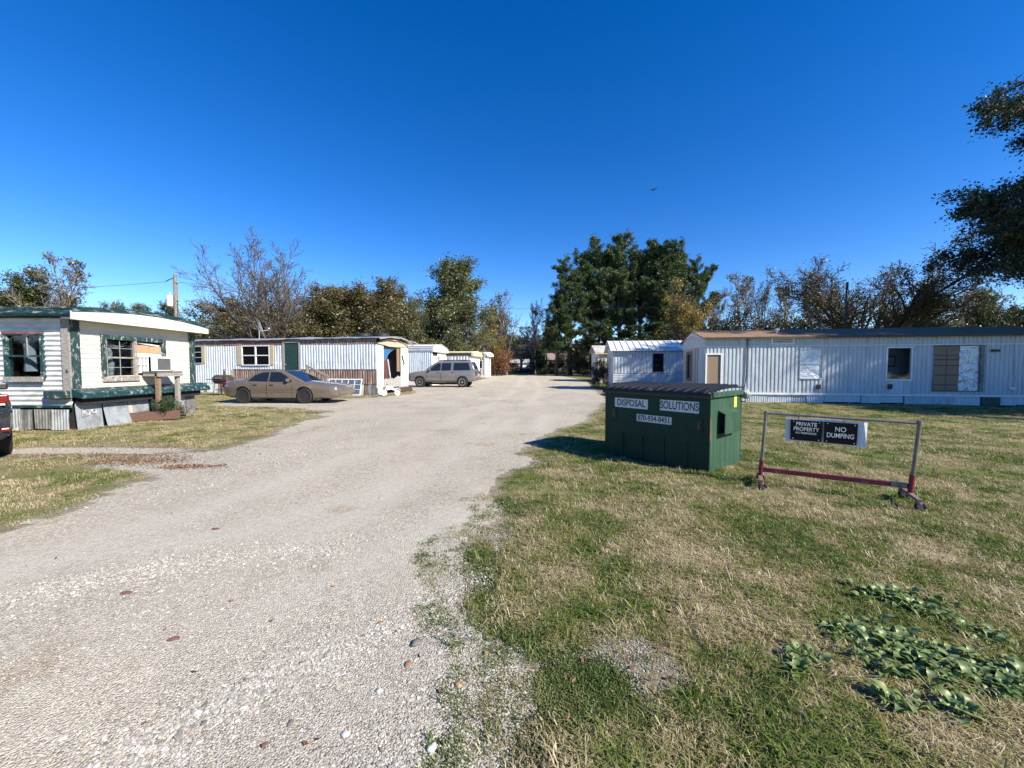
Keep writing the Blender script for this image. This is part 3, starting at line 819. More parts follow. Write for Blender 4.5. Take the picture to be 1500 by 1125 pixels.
M_galv = mat("galvanised_sheet", (.42, .45, .47), .5, .35, vary=.25, vscale=5, dirt=(.24, .24, .23), dirt_amt=.45, dscale=3)
M_galvold = mat("dull_old_sheet", (.22, .22, .215), .65, .15, vary=.35, dirt=(.09, .085, .08), dirt_amt=.5, dscale=5, dstretch=(1, 1, .4))
M_endwhite = mat("chalky_white_panel", (.60, .60, .58), .6, vary=.08, dirt=(.42, .40, .36), dirt_amt=.3, dscale=3)
M_shadedwhite = mat("shaded_dirty_white_panel", (.36, .35, .32), .7, vary=.2, dirt=(.34, .31, .26), dirt_amt=.5, dscale=4)  # white panel darkened to stand for the shadow on it, plus random dirt
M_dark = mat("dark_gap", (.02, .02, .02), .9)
M_darkglass = mat("dark_window_glass", (.008, .009, .010), .06, spec=.18, vary=.05)
M_glass = glassmat("clear_glass")
M_interior = mat("dim_room", (.10, .09, .08), .9)
M_alu = mat("aluminium_frame", (.55, .55, .54), .4, .5, vary=.1)
M_white = mat("white_paint", (.78, .78, .76), .45, vary=.06, dirt=(.55, .53, .47), dirt_amt=.2, dscale=3)
M_whitebright = mat("white_enamel", (.80, .80, .79), .35, vary=.04)
M_card = mat("brown_cardboard", (.46, .30, .16), .85, vary=.12)
M_tan = mat("tan_board", (.52, .42, .27), .75, vary=.15, vscale=3)
M_corr = mat("bluish_white_ribbed_metal", (.60, .645, .68), .42, vary=.10, dirt=(.40, .43, .45), dirt_amt=.3, dscale=1.5, dstretch=(2, 2, .3))
M_brown = mat("brown_ribbed_metal", (.20, .125, .095), .5, vary=.25, dirt=(.46, .38, .31), dirt_amt=.5, dscale=2.5, dstretch=(3, 3, .4))
M_red = mat("faded_red_metal", (.20, .075, .065), .5, vary=.25, dirt=(.36, .28, .24), dirt_amt=.3, dscale=3)
M_tin = mat("tin_roof", (.52, .54, .55), .4, .5, vary=.2, dirt=(.30, .25, .21), dirt_amt=.4, dscale=1.5)
M_stonepanel = mat("pebbled_tan_panel", (.44, .38, .29), .9, vary=.4, vscale=14, fine=40, bump=.8, bscale=30)
M_grey = mat("pale_blue_grey_metal", (.50, .54, .57), .42, vary=.10, dirt=(.33, .32, .30), dirt_amt=.34, dscale=1.6, dstretch=(3, 3, .25))
M_beige = mat("beige_panel", (.50, .46, .38), .6, vary=.12, dirt=(.36, .33, .28), dirt_amt=.3)
M_shingle = mat("brown_roof", (.27, .17, .115), .95, spec=.08, vary=.2, vscale=5, fine=90, dirt=(.15, .10, .075), dirt_amt=.35, dscale=1.0, bump=.5, bscale=60)
M_plywood = wood("weathered_plywood", (.18, .12, .08), (.36, .26, .18), stretch=(4, 4, 9))
M_boardbrown = mat("brown_board", (.30, .195, .125), .8, vary=.16, vscale=4)
M_foil = foilmat("crumpled_foil")
M_whiteroof = mat("white_metal_roof", (.66, .66, .65), .5, .0, vary=.08, dirt=(.42, .40, .37), dirt_amt=.3)
M_yellow = mat("yellowed_cream_metal", (.66, .58, .38), .5, vary=.12, dirt=(.42, .33, .2), dirt_amt=.3)
M_olive = mat("tan_siding", (.47, .43, .34), .6, vary=.12, dirt=(.33, .30, .24), dirt_amt=.3)
M_darkgreen = mat("dark_green_door", (.018, .055, .045), .5, vary=.2)
M_blacktrim = mat("black_metal", (.022, .022, .024), .5, vary=.2)

def walls(parent, W, L, sgn, z0, z1, m, far=True):
    """plain back and far-end walls that close the home"""
    b = MB(); x = sgn * L
    b.box(min(0, x), max(0, x), W - .02, W, z0, z1)
    b.build("back_wall", m, parent)
    b = MB(); b.box(x - .01, x + .01, .001, W - .021, z0, z1); b.build("far_wall", m, parent)
    b = MB(); b.box(min(.05 * sgn, x), max(.05 * sgn, x), .08, W - .08, z0 - .06, z0); b.build("floor_panel", M_interior, parent)

# ---- cream home with teal trim, left
X0, Y0, W1, L1 = -10.4, 9.2, 3.5, 8.0
H = empty("mobile_home", (X0, Y0, 0), 0, "cream mobile home with peeling teal trim and an air conditioner in its end window", "mobile home", "mobile homes")
FE = endp(0); FF = front(0)
b = MB(); siding(b, FE, 0.0, W1, .80, 2.66, [(.70, 2.44, 1.28, 2.28)], 'h', .115, .021, dent=.005, seed=1); b.build("end_wall", M_cream, H)
b = MB(); siding(b, FF, -L1, 0, .60, 2.66, [(-1.45, -.64, 1.27, 2.26)], 'w', .118, .026, dent=.012, seed=2); b.build("long_wall", M_whitewave, H)
walls(H, W1, L1, -1, .6, 2.66, M_whitewave)
roofsheet("roof", M_tealroof, H, [(-.28, 2.87), (.4, 2.95), (1.2, 3.01), (1.9, 3.02), (2.7, 2.98), (3.3, 2.92), (3.72, 2.86)], -L1 - .1, .36, .06, sag=.02, nu=30)
b = MB(); b.grid(lambda u, v: (-L1 - .1 + (L1 + .44) * u, -.30 - .012 * math.sin(v * 9), 2.70 + .17 * v + .012 * noise.noise((u * 14, v, 0))), 30, 6)
b.box(-L1 - .1, .33, -.285, 0, 2.69, 2.70); b.build("eave_board", M_tealroof, H)
b = MB()
pr = [(-.28, 2.87), (.4, 2.95), (1.2, 3.01), (1.9, 3.02), (2.7, 2.98), (3.3, 2.92), (3.72, 2.86)]
for i in range(len(pr) - 1):
    (ya, za), (yb, zb) = pr[i], pr[i + 1]
    b.hexa([(.36, ya, za - .085), (.40, ya, za - .085), (.40, yb, zb - .085), (.36, yb, zb - .085), (.36, ya, za + .012), (.40, ya, za + .012), (.40, yb, zb + .012), (.36, yb, zb + .012)])
b.build("roof_edge", M_tealroof, H)
b = MB()
for i in range(len(pr) - 1):
    (ya, za), (yb, zb) = pr[i], pr[i + 1]
    b.hexa([(.335, ya, 2.60), (.37, ya, 2.60), (.37, yb, 2.60), (.335, yb, 2.60), (.335, ya, za - .07), (.37, ya, za - .07), (.37, yb, zb - .07), (.335, yb, zb - .07)])
b.build("gable_board", M_cream, H)
boxo("soffit", M_cream, H, .03, .335, -.2, 3.65, 2.62, 2.66)
boxo("corner_board", M_greywood, H, -.15, .03, -.065, -.03, .78, 2.62)
boxo("corner_board", M_tealpeel, H, .026, .06, -.03, .15, .86, 2.61)
boxo("corner_board", M_tealpeel, H, .026, .06, 3.34, 3.53, .86, 2.61)
b = MB(); b.poly([(.02, -.06, 1.0), (.30, -.06, .88), (.33, -.06, .765), (.30, -.06, .75), (.02, -.06, .80)], (0, 3.85, 0)); b.build("ledge", M_teal, H, bevel=.012)
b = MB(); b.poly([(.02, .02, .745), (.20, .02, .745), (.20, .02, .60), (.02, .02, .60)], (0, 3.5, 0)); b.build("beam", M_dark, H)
boxo("ledge_end", M_tealpeel, H, -.52, .02, -.16, -.067, .77, .945, bevel=.01)
boxo("sill_strip", M_teal, H, -L1, .0, -.05, -.005, .545, .60)
text("house_number", "6", .13, M_dark, H, Matrix.Translation((-.045, -.067, 1.40)) @ Matrix.Rotation(R(90), 4, 'X'), bold=.004)
# end window: left half with sashes, right half packed round the air conditioner
wf = MB()
wf.fbox(FE, .65, .76, -.06, .05, 1.23, 2.33); wf.fbox(FE, 2.36, 2.48, -.06, .05, 1.55, 2.33); wf.fbox(FE, .76, 2.36, -.06, .055, 2.22, 2.33)
wfo = wf.build("window", M_tealpeel, H)
wf = MB(); wf.fbox(FE, .66, 1.62, -.06, .065, 1.135, 1.26); wf.fbox(FE, 1.50, 1.585, -.06, .045, 1.26, 2.22); wf.fbox(FE, .76, .80, -.06, .03, 1.26, 2.22); wf.fbox(FE, .80, 1.50, -.04, .02, 1.735, 1.775)
wf.build("sill", M_greywoodh, wfo)
for (za, zb) in ((1.26, 1.735), (1.775, 2.22)):
    p = MB(); p.fbox(FE, .80, 1.50, -.012, -.006, za, zb); p.build("pane", M_glass, wfo)
    p = MB(); m_ = (za + zb) / 2
    p.fbox(FE, 1.14, 1.152, -.005, .006, za, zb); p.fbox(FE, .80, 1.138, -.004, .005, m_ - .006, m_ + .006); p.fbox(FE, 1.154, 1.50, -.004, .005, m_ - .006, m_ + .006); p.build("muntin", M_alu, wfo)
M_curt = mat("pale_curtain", (.62, .66, .74), .9, vary=.1)
p = MB()
p.bar((-.12, .82, 2.19), (-.12, 1.18, 2.05), .02, .03); p.bar((-.12, 1.18, 2.05), (-.12, 1.48, 2.18), .02, .03); p.bar((-.13, .84, 2.12), (-.13, 1.2, 2.0), .02, .02); p.bar((-.13, 1.2, 2.02), (-.13, 1.46, 2.10), .02, .02)
p.build("curtain", M_white, wfo)
p = MB(); p.tube([(-.16, 1.02, 2.0), (-.15, 1.04, 1.9), (-.15, 1.03, 1.75), (-.15, 1.05, 1.6), (-.15, 1.04, 1.3)], [.02, .05, .04, .07, .05], 8); p.build("curtain", M_curt, wfo)
p = MB(); p.fbox(FE, 1.585, 2.36, -.03, -.015, 2.12, 2.22); p.build("pane", M_darkglass, wfo)
p = MB(); p.poly([FE(1.6, -.012, 2.17), FE(2.3, -.012, 2.10), FE(2.34, -.012, 2.14), FE(1.7, -.012, 2.19)], (.004, 0, 0)); p.build("plastic_strip", M_curt, wfo)
for (ya, yb, za, zb) in ((1.585, 1.97, 1.90, 2.12), (1.985, 2.36, 1.91, 2.10)):
    p = MB(); p.fbox(FE, ya, yb, -.03, .0, za, zb); p.build("cardboard", M_card, wfo)
p = MB(); p.fbox(FE, 1.585, 2.36, -.03, -.004, 1.80, 1.895); p.build("packing_strip", M_white, wfo)
p = MB(); p.fbox(FE, 2.2, 2.36, -.03, -.004, 1.38, 1.795); p.build("packing_strip", M_white, wfo)
p = MB()
for i in range(4): yy = 1.592 + .0 + i * .107; p.fbox(FE, yy, yy + .016, -.03, .02, 1.34, 1.795)
for j in range(3):
    zz = 1.34 + j * .22
    for i in range(3): yy = 1.608 + i * .107; p.fbox(FE, yy, yy + .091, -.03, .018, zz, zz + .016)
sd_ = p.build("side_panel", M_white, wfo)
p = MB(); p.fbox(FE, 1.60, 1.92, -.028, -.02, 1.345, 1.79); p.build("pane", mat("frosted_grey", (.30, .31, .32), .3), wfo)
# long-side window
fr = window(H, FF, -1.52, -.60, 1.21, 2.32, M_teal, M_glass, fw=.07, rows=2, proud=.06, pane_o=.0, bar=.04)
boxo("head_trim", M_red, fr, -1.53, -.58, -.075, -.062, 2.28, 2.33)
boxo("sill", M_greywoodh, fr, -1.50, -.58, -.11, -.083, 1.16, 1.28)
boxo("muntin", M_alu, fr, -1.02, -1.00, -.02, -.005, 1.8, 2.25)
b = MB(); b.tube([(-1.2, .2, 2.2), (-1.2, .2, 2.05), (-1.2, .2, 1.9), (-1.18, .2, 1.4)], [.05, .12, .10, .13], 8); b.build("curtain", M_curt, fr)
boxo("room_dark_sheet", M_dark, H, -.75, -.73, .2, 3.3, .65, 2.6); boxo("room_dark_sheet", M_dark, H, -2.2, -.76, .62, .64, .65, 2.6)  # dark sheets added behind the panes so the room looks unlit
# skirting panels
for (ya, yb, za, zb, tilt, mm) in ((.0, .585, .0, .63, .05, M_galv), (.605, 1.235, .0, .62, .12, M_galv), (1.26, 1.37, .22, .66, .03, M_beige), (1.375, 1.85, .22, .655, .02, M_galv), (1.95, 2.42, .04, .64, .02, M_galv), (2.50, 3.10, .0, .62, .03, M_galv), (3.115, 3.47, .0, .64, .03, M_galvold)):
    b = MB(); b.grid(lambda u, v: (.03 + tilt * (1 - v) + .012 * noise.noise((ya * 3 + u * 2, v * 2, 1)), ya + (yb - ya) * u + .02 * (1 - v) * (1 if tilt > .1 else 0), za + (zb - za) * v), 6, 5)
    o = b.build("skirt_panel", mm, H); s_ = o.modifiers.new("s", 'SOLIDIFY'); s_.thickness = .006
gr = MB()
for (cy, cz, rr_) in ((.20, .40, .06), (.36, .42, .05)):
    gr.tube([(.068 + .05 * (1 - (cz + rr_ * math.sin(t)) / .63) + .006, cy + rr_ * math.cos(t), cz + rr_ * math.sin(t)) for t in np.linspace(0, 6.28, 14)], .007, 4)
gr.tube([(.09, .10, .5), (.095, .10, .33), (.095, .16, .31)], .007, 4); gr.build("chalk_scrawl", M_alu, H)
k = 0; xx = -L1
rk = random.Random(2)
while xx < -.05:
    w_ = min(rk.uniform(.28, .5), -.03 - xx)
    b = MB(); tb = rk.uniform(-.02, .05); zt = rk.uniform(.5, .54)
    siding(b, front(-.02), xx, xx + w_ - .012, rk.uniform(0, .05), zt, (), 'v', rk.choice([.07, .09, .2]), .018, dent=.02, seed=k, base=tb)
    b.build("skirt_panel", rk.choice([M_galvold, M_galvold, M_galv]), H); xx += w_; k += 1
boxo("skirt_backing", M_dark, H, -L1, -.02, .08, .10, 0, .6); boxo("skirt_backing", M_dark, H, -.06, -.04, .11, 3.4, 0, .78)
b = MB(); b.poly([(-2.6, -.25, .02), (-1.05, -.12, .05), (-1.05, -.2, .05), (-2.6, -.42, .02)], (0, 0, .04)); o = b.build("fallen_board", wood("pale_fallen_board", (.36, .31, .25), (.55, .5, .43), stretch=(9, 3, 3)), None)
o.location = (X0, Y0 - .1, 0); tag(o, "pale weathered board lying on grass below the cream home", "board")

# air conditioner, its stand, the trough and its plants
A = empty("air_conditioner", (X0, Y0 + 1.97, 1.39), 0, "white window air conditioner resting on a wooden stand by the cream home", "air conditioner")
b = MB(); b.box(.035, .20, .0, .56, .0, .42); b.build("casing", M_whitebright, A, bevel=.015)
b = MB(); b.box(.201, .212, .04, .45, .04, .37); b.build("grille_backing", mat("ac_grey", (.16, .165, .165), .6), A)
b = MB()
for i in range(22): b.box(.2125, .22, .04, .45, .045 + i * .0145, .052 + i * .0145)
o = b.build("grille", mat("ac_fin", (.20, .205, .205), .5), A); o['kind'] = 'stuff'
boxo("bezel", M_whitebright, A, .201, .225, .455, .55, .03, .39)
T = empty("wooden_stand", (X0, Y0, 0), 0, "rough wooden stand holding up the window air conditioner", "stand")
boxo("top_board", wood("dark_top_board", (.07, .06, .05), (.16, .14, .12), stretch=(4, 12, 3)), T, .07, .56, 1.66, 2.42, 1.345, 1.385)
boxo("front_rail", M_greywoodh, T, .50, .56, 1.64, 2.44, 1.24, 1.344)
boxo("side_rail", M_greywoodh, T, .08, .499, 1.68, 1.72, 1.25, 1.344); boxo("side_rail", M_greywoodh, T, .08, .499, 2.36, 2.40, 1.25, 1.344)
for (yy, mm) in ((1.68, M_brownwood), (2.31, M_greywood)): boxo("leg", mm, T, .41, .499, yy, yy + .095, 0, 1.344)
Pn = empty("planter_trough", (-10.30, 10.42, 0), R(43), "long reddish brown timber trough on the grass under the air conditioner", "planter")
M_trough = wood("red_brown_timber", (.075, .035, .025), (.15, .08, .055), stretch=(10, 3, 3))
boxo("side_board", M_trough, Pn, 0, 1.05, 0, .035, .03, .27); boxo("side_board", M_trough, Pn, 0, 1.05, .27, .305, .03, .27)
boxo("end_board", M_trough, Pn, 0, .03, .036, .269, .03, .26); boxo("end_board", M_trough, Pn, 1.02, 1.05, .036, .269, .03, .26)
boxo("soil", mat("potting_soil", (.05, .035, .025), .95, bump=.6), Pn, .03, 1.02, .036, .269, .03, .22)
b = MB(); b.lathe([(.055, 0), (.055, .12), (.042, .12), (.042, .01)], 14, Matrix.Translation((1.06, .15, .13)) @ Matrix.Rotation(R(90), 4, 'Y')); b.build("pipe_end", M_blacktrim, Pn)
for (xx, yy, ss) in ((.12, .15, .03), (.2, .12, .025), (.28, .16, .022), (.36, .14, .02)):
    o = stone_obj(int(xx * 100), "stone", 2, .6); o.data.materials.append(mat(big_cols[2][0], big_cols[2][1])); o.scale = (ss,) * 3
    o.location = (-10.30 + xx * .73 - yy * .68, 10.42 + xx * .68 + yy * .73, .235); tag(o, "small pale stone lying on the soil in the timber trough", "stone", "stones in the trough")

def leafy(name, label, cat, loc, n, rad, h, mats, lw, ll, group=None, stems=9, seed=0, up=.6):
    """small plant: stems with many leaves of its own"""
    rr = random.Random(seed); t = empty(name, loc, 0, label, cat, group)
    st = MB(); lf = MB()
    for k in range(stems):
        a = rr.uniform(0, 6.28); q = rad * math.sqrt(rr.random()); tip = Vector((q * math.cos(a) * 1.2, q * math.sin(a) * 1.2, h * rr.uniform(.6, 1) * (1 - .35 * (q / rad) ** 2)))
        p0 = Vector((q * .25 * math.cos(a), q * .25 * math.sin(a), 0)); mid = (p0 + tip) / 2 + Vector((rr.uniform(-.03, .03), rr.uniform(-.03, .03), .02))
        st.tube([p0, mid, tip], [.006 * h / .35, .005 * h / .35, .003 * h / .35], 4)
        for i in range(n // stems):
            u = rr.uniform(.15, 1.05); p = p0.lerp(mid, min(1, u * 2)) if u < .5 else mid.lerp(tip, (u - .5) * 2)
            p = p + Vector((rr.gauss(0, rad * .14), rr.gauss(0, rad * .14), rr.gauss(0, rad * .10)))
            d = Vector((rr.uniform(-1, 1), rr.uniform(-1, 1), rr.uniform(-.4, 1) * up)).normalized(); s_ = d.cross(Vector((rr.uniform(-1, 1), rr.uniform(-1, 1), 1))).normalized()
            L_ = ll * rr.uniform(.6, 1.2); W_ = lw * rr.uniform(.6, 1.2)
            lf.add([p, p + d * L_ * .5 + s_ * W_ / 2, p + d * L_, p + d * L_ * .5 - s_ * W_ / 2], [(0, 1, 2, 3)])
    st.build("stems", MATS.get("bark_dark") or mat("bark_dark", (.075, .06, .048), .95, vary=.3, bump=.6, bscale=12), t)
    lf.build("foliage", mats, t, recalc=False)
    return t
green_leaf = leafmat("shrub_leaf", [(.02, .055, .018), (.05, .11, .03), (.09, .17, .05)], .25)
leafy("potted_shrub", "bushy bright green fern-like plant in the timber trough", "plant", (-9.80, 10.98, .2), 1500, .30, .50, green_leaf, .022, .085, stems=34, seed=3)
leafy("potted_shrub", "thin brownish plant at the right end of the timber trough", "plant", (-9.62, 11.30, .12), 600, .22, .44, leafmat("brownish_leaf", [(.05, .06, .02), (.12, .10, .04), (.2, .14, .07)], .25), .016, .06, stems=16, seed=5)

# ---- white and brown ribbed home behind the sedan
A2 = R(-12); W2 = 3.55; L2 = 14.0
G = empty("mobile_home", (-7.24, 20.85, 0), A2, "white and brown ribbed mobile home with dark green door behind the tan sedan", "mobile home", "mobile homes")
h2 = [(-8.72, -6.62, 1.62, 2.74), (-12.25, -11.45, 1.75, 2.74), (-5.80, -4.74, .72, 2.9)]
b = MB(); siding(b, FF, -L2, 0, 2.74, 3.05, [(-5.80, -4.74, .6, 2.9)], 'v', .13, .022, seed=4, dent=.012); b.build("upper_band", M_brown, G)
b = MB(); siding(b, front(-.004), -9.9, -5.9, 2.78, 3.03, (), 'v', .13, .022, seed=4, base=.012, dent=.006); b.build("red_band", M_red, G)
b = MB(); siding(b, FF, -6.9 + .0, 0, 1.40, 2.735, h2, 'v', .17, .028, seed=5, dent=.022); b.build("white_wall", M_corr, G)
b = MB(); siding(b, FF, -9.25, -6.905, 1.40, 2.735, h2, 'v', .17, .028, seed=5, dent=.01); b.build("white_wall", M_corr, G)
b = MB(); siding(b, FF, -L2, -9.255, .58, 2.735, h2, 'v', .17, .028, seed=6, dent=.012); b.build("white_wall", M_corr, G)
b = MB(); siding(b, FF, -9.25, 0, .58, 1.37, [(-5.80, -4.74, .5, 1.39)], 'v', .15, .022, seed=7, dent=.01); b.build("lower_band", M_brown, G)
boxo("trim_strip", M_greywood, G, -9.25, -5.81, -.04, .0, 1.372, 1.398); boxo("trim_strip", M_greywood, G, -4.73, -.02, -.04, .0, 1.372, 1.398)
boxo("trim_strip", M_tan, G, -9.30, -9.252, -.05, 0, .6, 1.40)
walls(G, W2, L2, -1, .58, 3.05, M_corr)
prof2 = [(-.14, 3.09), (.3, 3.15), (.9, 3.22), (1.8, 3.26), (2.7, 3.20), (3.3, 3.10), (3.75, 2.98)]
roofsheet("roof", M_tin, G, prof2, -L2 - .1, .30, .035, sag=.05, nu=60, seed=2)
# window with tan side boards
boxo("side_board", M_tan, G, -8.93, -8.63, -.055, -.002, 1.64, 2.76); boxo("side_board", M_tan, G, -6.68, -6.43, -.055, -.002, 1.64, 2.76)
window(G, FF, -8.62, -6.69, 1.60, 2.76, M_white, M_darkglass, fw=.06, cols=2, rows=2, proud=.06, pane_o=.01, bar=.06)
window(G, FF, -12.28, -11.42, 1.72, 2.76, M_alu, M_darkglass, fw=.05, cols=1, rows=3, proud=.05, pane_o=.01, bar=.05)
boxo("side_board", M_tan, G, -11.41, -11.22, -.05, -.002, 1.72, 2.74)
# door
b = MB(); b.fbox(FF, -5.86, -5.74, -.05, .05, .62, 2.96); b.fbox(FF, -4.80, -4.70, -.05, .05, .62, 2.96); b.fbox(FF, -5.74, -4.80, -.05, .05, 2.87, 2.96); b.build("door_frame", M_greywood, G)
dr = MB(); dr.fbox(FF, -5.735, -4.805, -.03, .01, .64, 2.865); dro = dr.build("door", M_darkgreen, G)
p = MB(); p.fbox(FF, -5.5, -5.05, .0105, .02, 1.75, 2.55); p.build("panel", M_darkgreen, dro, bevel=.008)
p = MB(); p.lathe([(.0, 0), (.03, .01), (.03, .04), (0, .05)], 10, Matrix.Translation((-5.65, -.012, 1.65)) @ Matrix.Rotation(R(90), 4, 'X')); p.build("handle", M_alu, dro)
# road end: two white panels, an open bay, arched pebbled panel, torn roof edge
FE2 = endp(0)
for (ya, yb) in ((0, .71), (2.60, W2)):
    b = MB(); b.grid(lambda u, v: FE2(ya + (yb - ya) * u, .015 * noise.noise((u * 2 + ya, v * 3, 4)), .40 + 2.36 * v), 5, 14)
    o = b.build("end_panel", M_endwhite, G); q = o.modifiers.new("s", 'SOLIDIFY'); q.thickness = .03; q.offset = 1
boxo("corner_post", M_endwhite, G, .0, .05, .02, .5, 0, .41)
b = MB(); b.poly([(.005, .72, .80)] + [(.005, .72 + i * .17, .84 + (.05 if i % 2 else -.03) + (.12 if i > 7 else 0)) for i in range(12)] + [(.005, 2.6, .82), (.005, W2, .5), (.005, W2, .22), (.005, 1.5, .25), (.005, .9, .38), (.005, .72, .40)], (.02, 0, 0)); b.build("torn_lower_panel", M_shadedwhite, G)
b = MB(); b.poly([(.03, -.02, 2.77)] + [(.03, -.02 + (W2 + .04) * t, 2.76 + .36 * math.sin(math.pi * (.06 + .88 * t))) for t in np.linspace(0, 1, 13)] + [(.03, W2 + .02, 2.77), (.03, 2.9, 2.68), (.03, 1.2, 2.66), (.03, .5, 2.74)], (.05, 0, 0)); b.build("arched_panel", M_stonepanel, G)
b = MB()
for (ya, yb, za, zb, sag_) in ((-.2, .9, 3.08, 3.24, 0), (.92, 1.9, 3.24, 3.28, .04), (1.92, 2.8, 3.28, 3.2, 0), (2.82, 3.95, 3.18, 2.92, .1)):
    b.hexa([(.31, ya, za - .10), (.34, ya, za - .10), (.34, yb, zb - .10 - sag_), (.31, yb, zb - .10 - sag_), (.31, ya, za - .04), (.34, ya, za - .04), (.34, yb, zb - .04 - sag_), (.31, yb, zb - .04 - sag_)])
b.bar((.3, 3.3, 3.12), (.42, 4.15, 2.98), .03, .05); b.bar((.2, 3.6, 2.86), (.36, 4.1, 3.0), .03, .03); b.build("broken_roof_edge", M_greywood, G)
boxo("bay_back", M_interior, G, -1.4, -1.35, .3, W2 - .1, .6, 2.9); boxo("bay_side", M_interior, G, -1.35, -.02, W2 - .6, W2 - .55, .6, 2.9)
boxo("bay_floor", M_brownwood, G, -1.35, 0, .72, 2.58, .70, .76)
boxo("bay_board", mat("red_brown_board", (.12, .045, .035), .7), G, -.5, -.46, 1.2, 1.95, .8, 2.35)
boxo("bay_board", M_tan, G, -.45, -.42, .75, 1.15, .78, 1.75)
boxo("bay_board", M_brownwood, G, -.04, -.005, 2.2, 2.52, 1.25, 2.62); boxo("lintel", M_dark, G, -.05, -.01, .72, 2.6, 2.55, 2.72)
b = MB(); b.grid(lambda u, v: (-.06 + .03 * noise.noise((u * 4, v * 4, 2)), .74 + u * 1.35 * (1 - v * .55) + .1 * v, 2.56 - .78 * v * (1 - .75 * u)), 12, 10); b.build("blue_tarp", mat("blue_tarp", (.04, .16, .33), .5, vary=.2), G)
b = MB(); b.grid(lambda u, v: (-.03 + .02 * noise.noise((u * 3, v * 6, 5)), 1.15 + .12 * u + .28 * v, 1.95 - 1.1 * v), 3, 10); b.build("hanging_cloth", mat("grey_blue_cloth", (.38, .42, .48), .9), G)
b = MB(); b.tube([(.03, 2.72, 2.2), (.05, 2.82, 1.95), (.04, 2.96, 1.75), (.03, 2.9, 1.55)], [.05, .04, .05, .02], 6); b.build("hanging_strap", M_dark, G)
# skirting: uneven upright slabs
rk = random.Random(8); xx = -L2
while xx < -.03:
    w_ = min(rk.uniform(.13, .34), -.01 - xx)
    b = MB(); t_ = rk.uniform(-.02, .03); b.hexa([(xx, -.03 - t_, 0), (xx + w_ - .02, -.03 - t_, 0), (xx + w_ - .02, -.01 - t_, 0), (xx, -.01 - t_, 0), (xx + t_, -.03, .56 - abs(t_)), (xx + w_ - .02 + t_, -.03, .57 - abs(t_)), (xx + w_ - .02 + t_, -.01, .57 - abs(t_)), (xx + t_, -.01, .56 - abs(t_))])
    b.build("skirt_slab", rk.choice([M_white, M_white, M_galvold, M_brown, M_galv]), G); xx += w_
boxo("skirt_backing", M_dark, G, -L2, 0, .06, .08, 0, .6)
boxo("floor_step", mat("dark_brown_block", (.07, .045, .035), .8, vary=.3), G, -.4, .22, 2.1, 3.7, 0, .30)
for (xa, xb, yy) in ((-2.15, -1.25, 1.5), (-1.05, -.25, 1.7)):
    b = MB(); b.lathe([(.0, 0), (.40, .0), (.44, .04), (.44, .18), (.40, .22), (.2, .22), (.18, .12), (0, .12)], 18, Matrix.Translation(((xa + xb) / 2, yy, 3.24))); o = b.build("roof_vent", M_blacktrim, G, smooth=True)
# dish on the roof
D = empty("satellite_dish", (-15.0, 23.2, 3.2), R(40), "small white satellite dish on a thin mast above the ribbed roof", "satellite dish")
b = MB(); b.lathe([(0, 0), (.12, .012), (.22, .045), (.30, .085), (.305, .08), (.22, .035), (.12, .002), (0, -.01)], 20, Matrix.Translation((0, 0, .68)) @ Matrix.Rotation(R(72), 4, 'Y')); b.build("dish", M_whitebright, D, smooth=True)
b = MB(); b.tube([(0, 0, 0), (0, 0, .5), (-.05, 0, .66)], .025, 8); b.build("mast", M_greywood, D)
b = MB(); b.tube([(0, 0, .45), (.42, 0, .52), (.5, 0, .62)], .014, 6); b.box(.47, .54, -.03, .03, .6, .68); b.build("feed_arm", M_alu, D)

# ---- steps with a rail, in front of the green door
def g2(u, v, z): return Matrix.Translation((-7.24, 20.85, 0)) @ Matrix.Rotation(A2, 4, 'Z') @ Vector((u, v, z))
ST = empty("door_steps", g2(-4.2, -.05, 0), A2, "grey wooden steps with a sloping handrail at the dark green door", "steps")
boxo("landing", M_greywoodh, ST, -1.65, .85, -1.05, -.02, .60, .66)
for i in range(3):
    boxo("tread", M_greywoodh, ST, .852 + i * .32, 1.20 + i * .32, -1.0, -.1, .60 - (i + 1) * .165, .64 - (i + 1) * .165)
for (xx, h_) in ((-1.6, .6), (.80, 1.62), (1.95, 1.0)):
    boxo("post", M_greywood, ST, xx, xx + .09, -1.10, -1.01, 0, h_)
b = MB(); b.bar((.75, -1.055, 1.62), (2.1, -1.055, 1.0), .06, .09); b.build("handrail", M_greywoodh, ST)
b = MB(); b.bar((.85, -1.055, 1.2), (1.98, -1.055, .62), .04, .08); b.build("rail", M_greywoodh, ST)
for i in range(4): b = MB(); x_ = 1.05 + i * .24; b.bar((x_, -1.055, 1.10 - i * .12), (x_, -1.055, 1.47 - i * .115), .03); b.build("baluster", M_greywood, ST)

# ---- white window sash leaning on the skirting
Ls = empty("window_sash", g2(-2.85, -.32, 0), A2, "large white gridded window sash leaning on the skirting of the ribbed home", "window sash")
def lean(a, o, z): return Vector((a, .22 * z / .88 - o, z))
b = MB(); b.fbox(lean, 0, .06, -.02, .02, 0, .88); b.fbox(lean, 1.99, 2.05, -.02, .02, 0, .88); b.fbox(lean, .06, 1.99, -.02, .02, .82, .88); b.fbox(lean, .06, 1.99, -.02, .02, 0, .05); b.build("frame", M_white, Ls)
for i in range(1, 5): b = MB(); b.fbox(lean, .06 + i * .386 - .014, .06 + i * .386 + .014, -.012, .014, .05, .82); b.build("muntin", M_white, Ls)
for j in range(1, 3): b = MB(); b.fbox(lean, .06, 1.99, -.006, .009, .05 + j * .257 - .012, .05 + j * .257 + .012); b.build("muntin", M_white, Ls)
M_bluepane = mat("grey_blue_pane", (.10, .14, .19), .12, vary=.15, dirt=(.32, .35, .36), dirt_amt=.3, dscale=4)
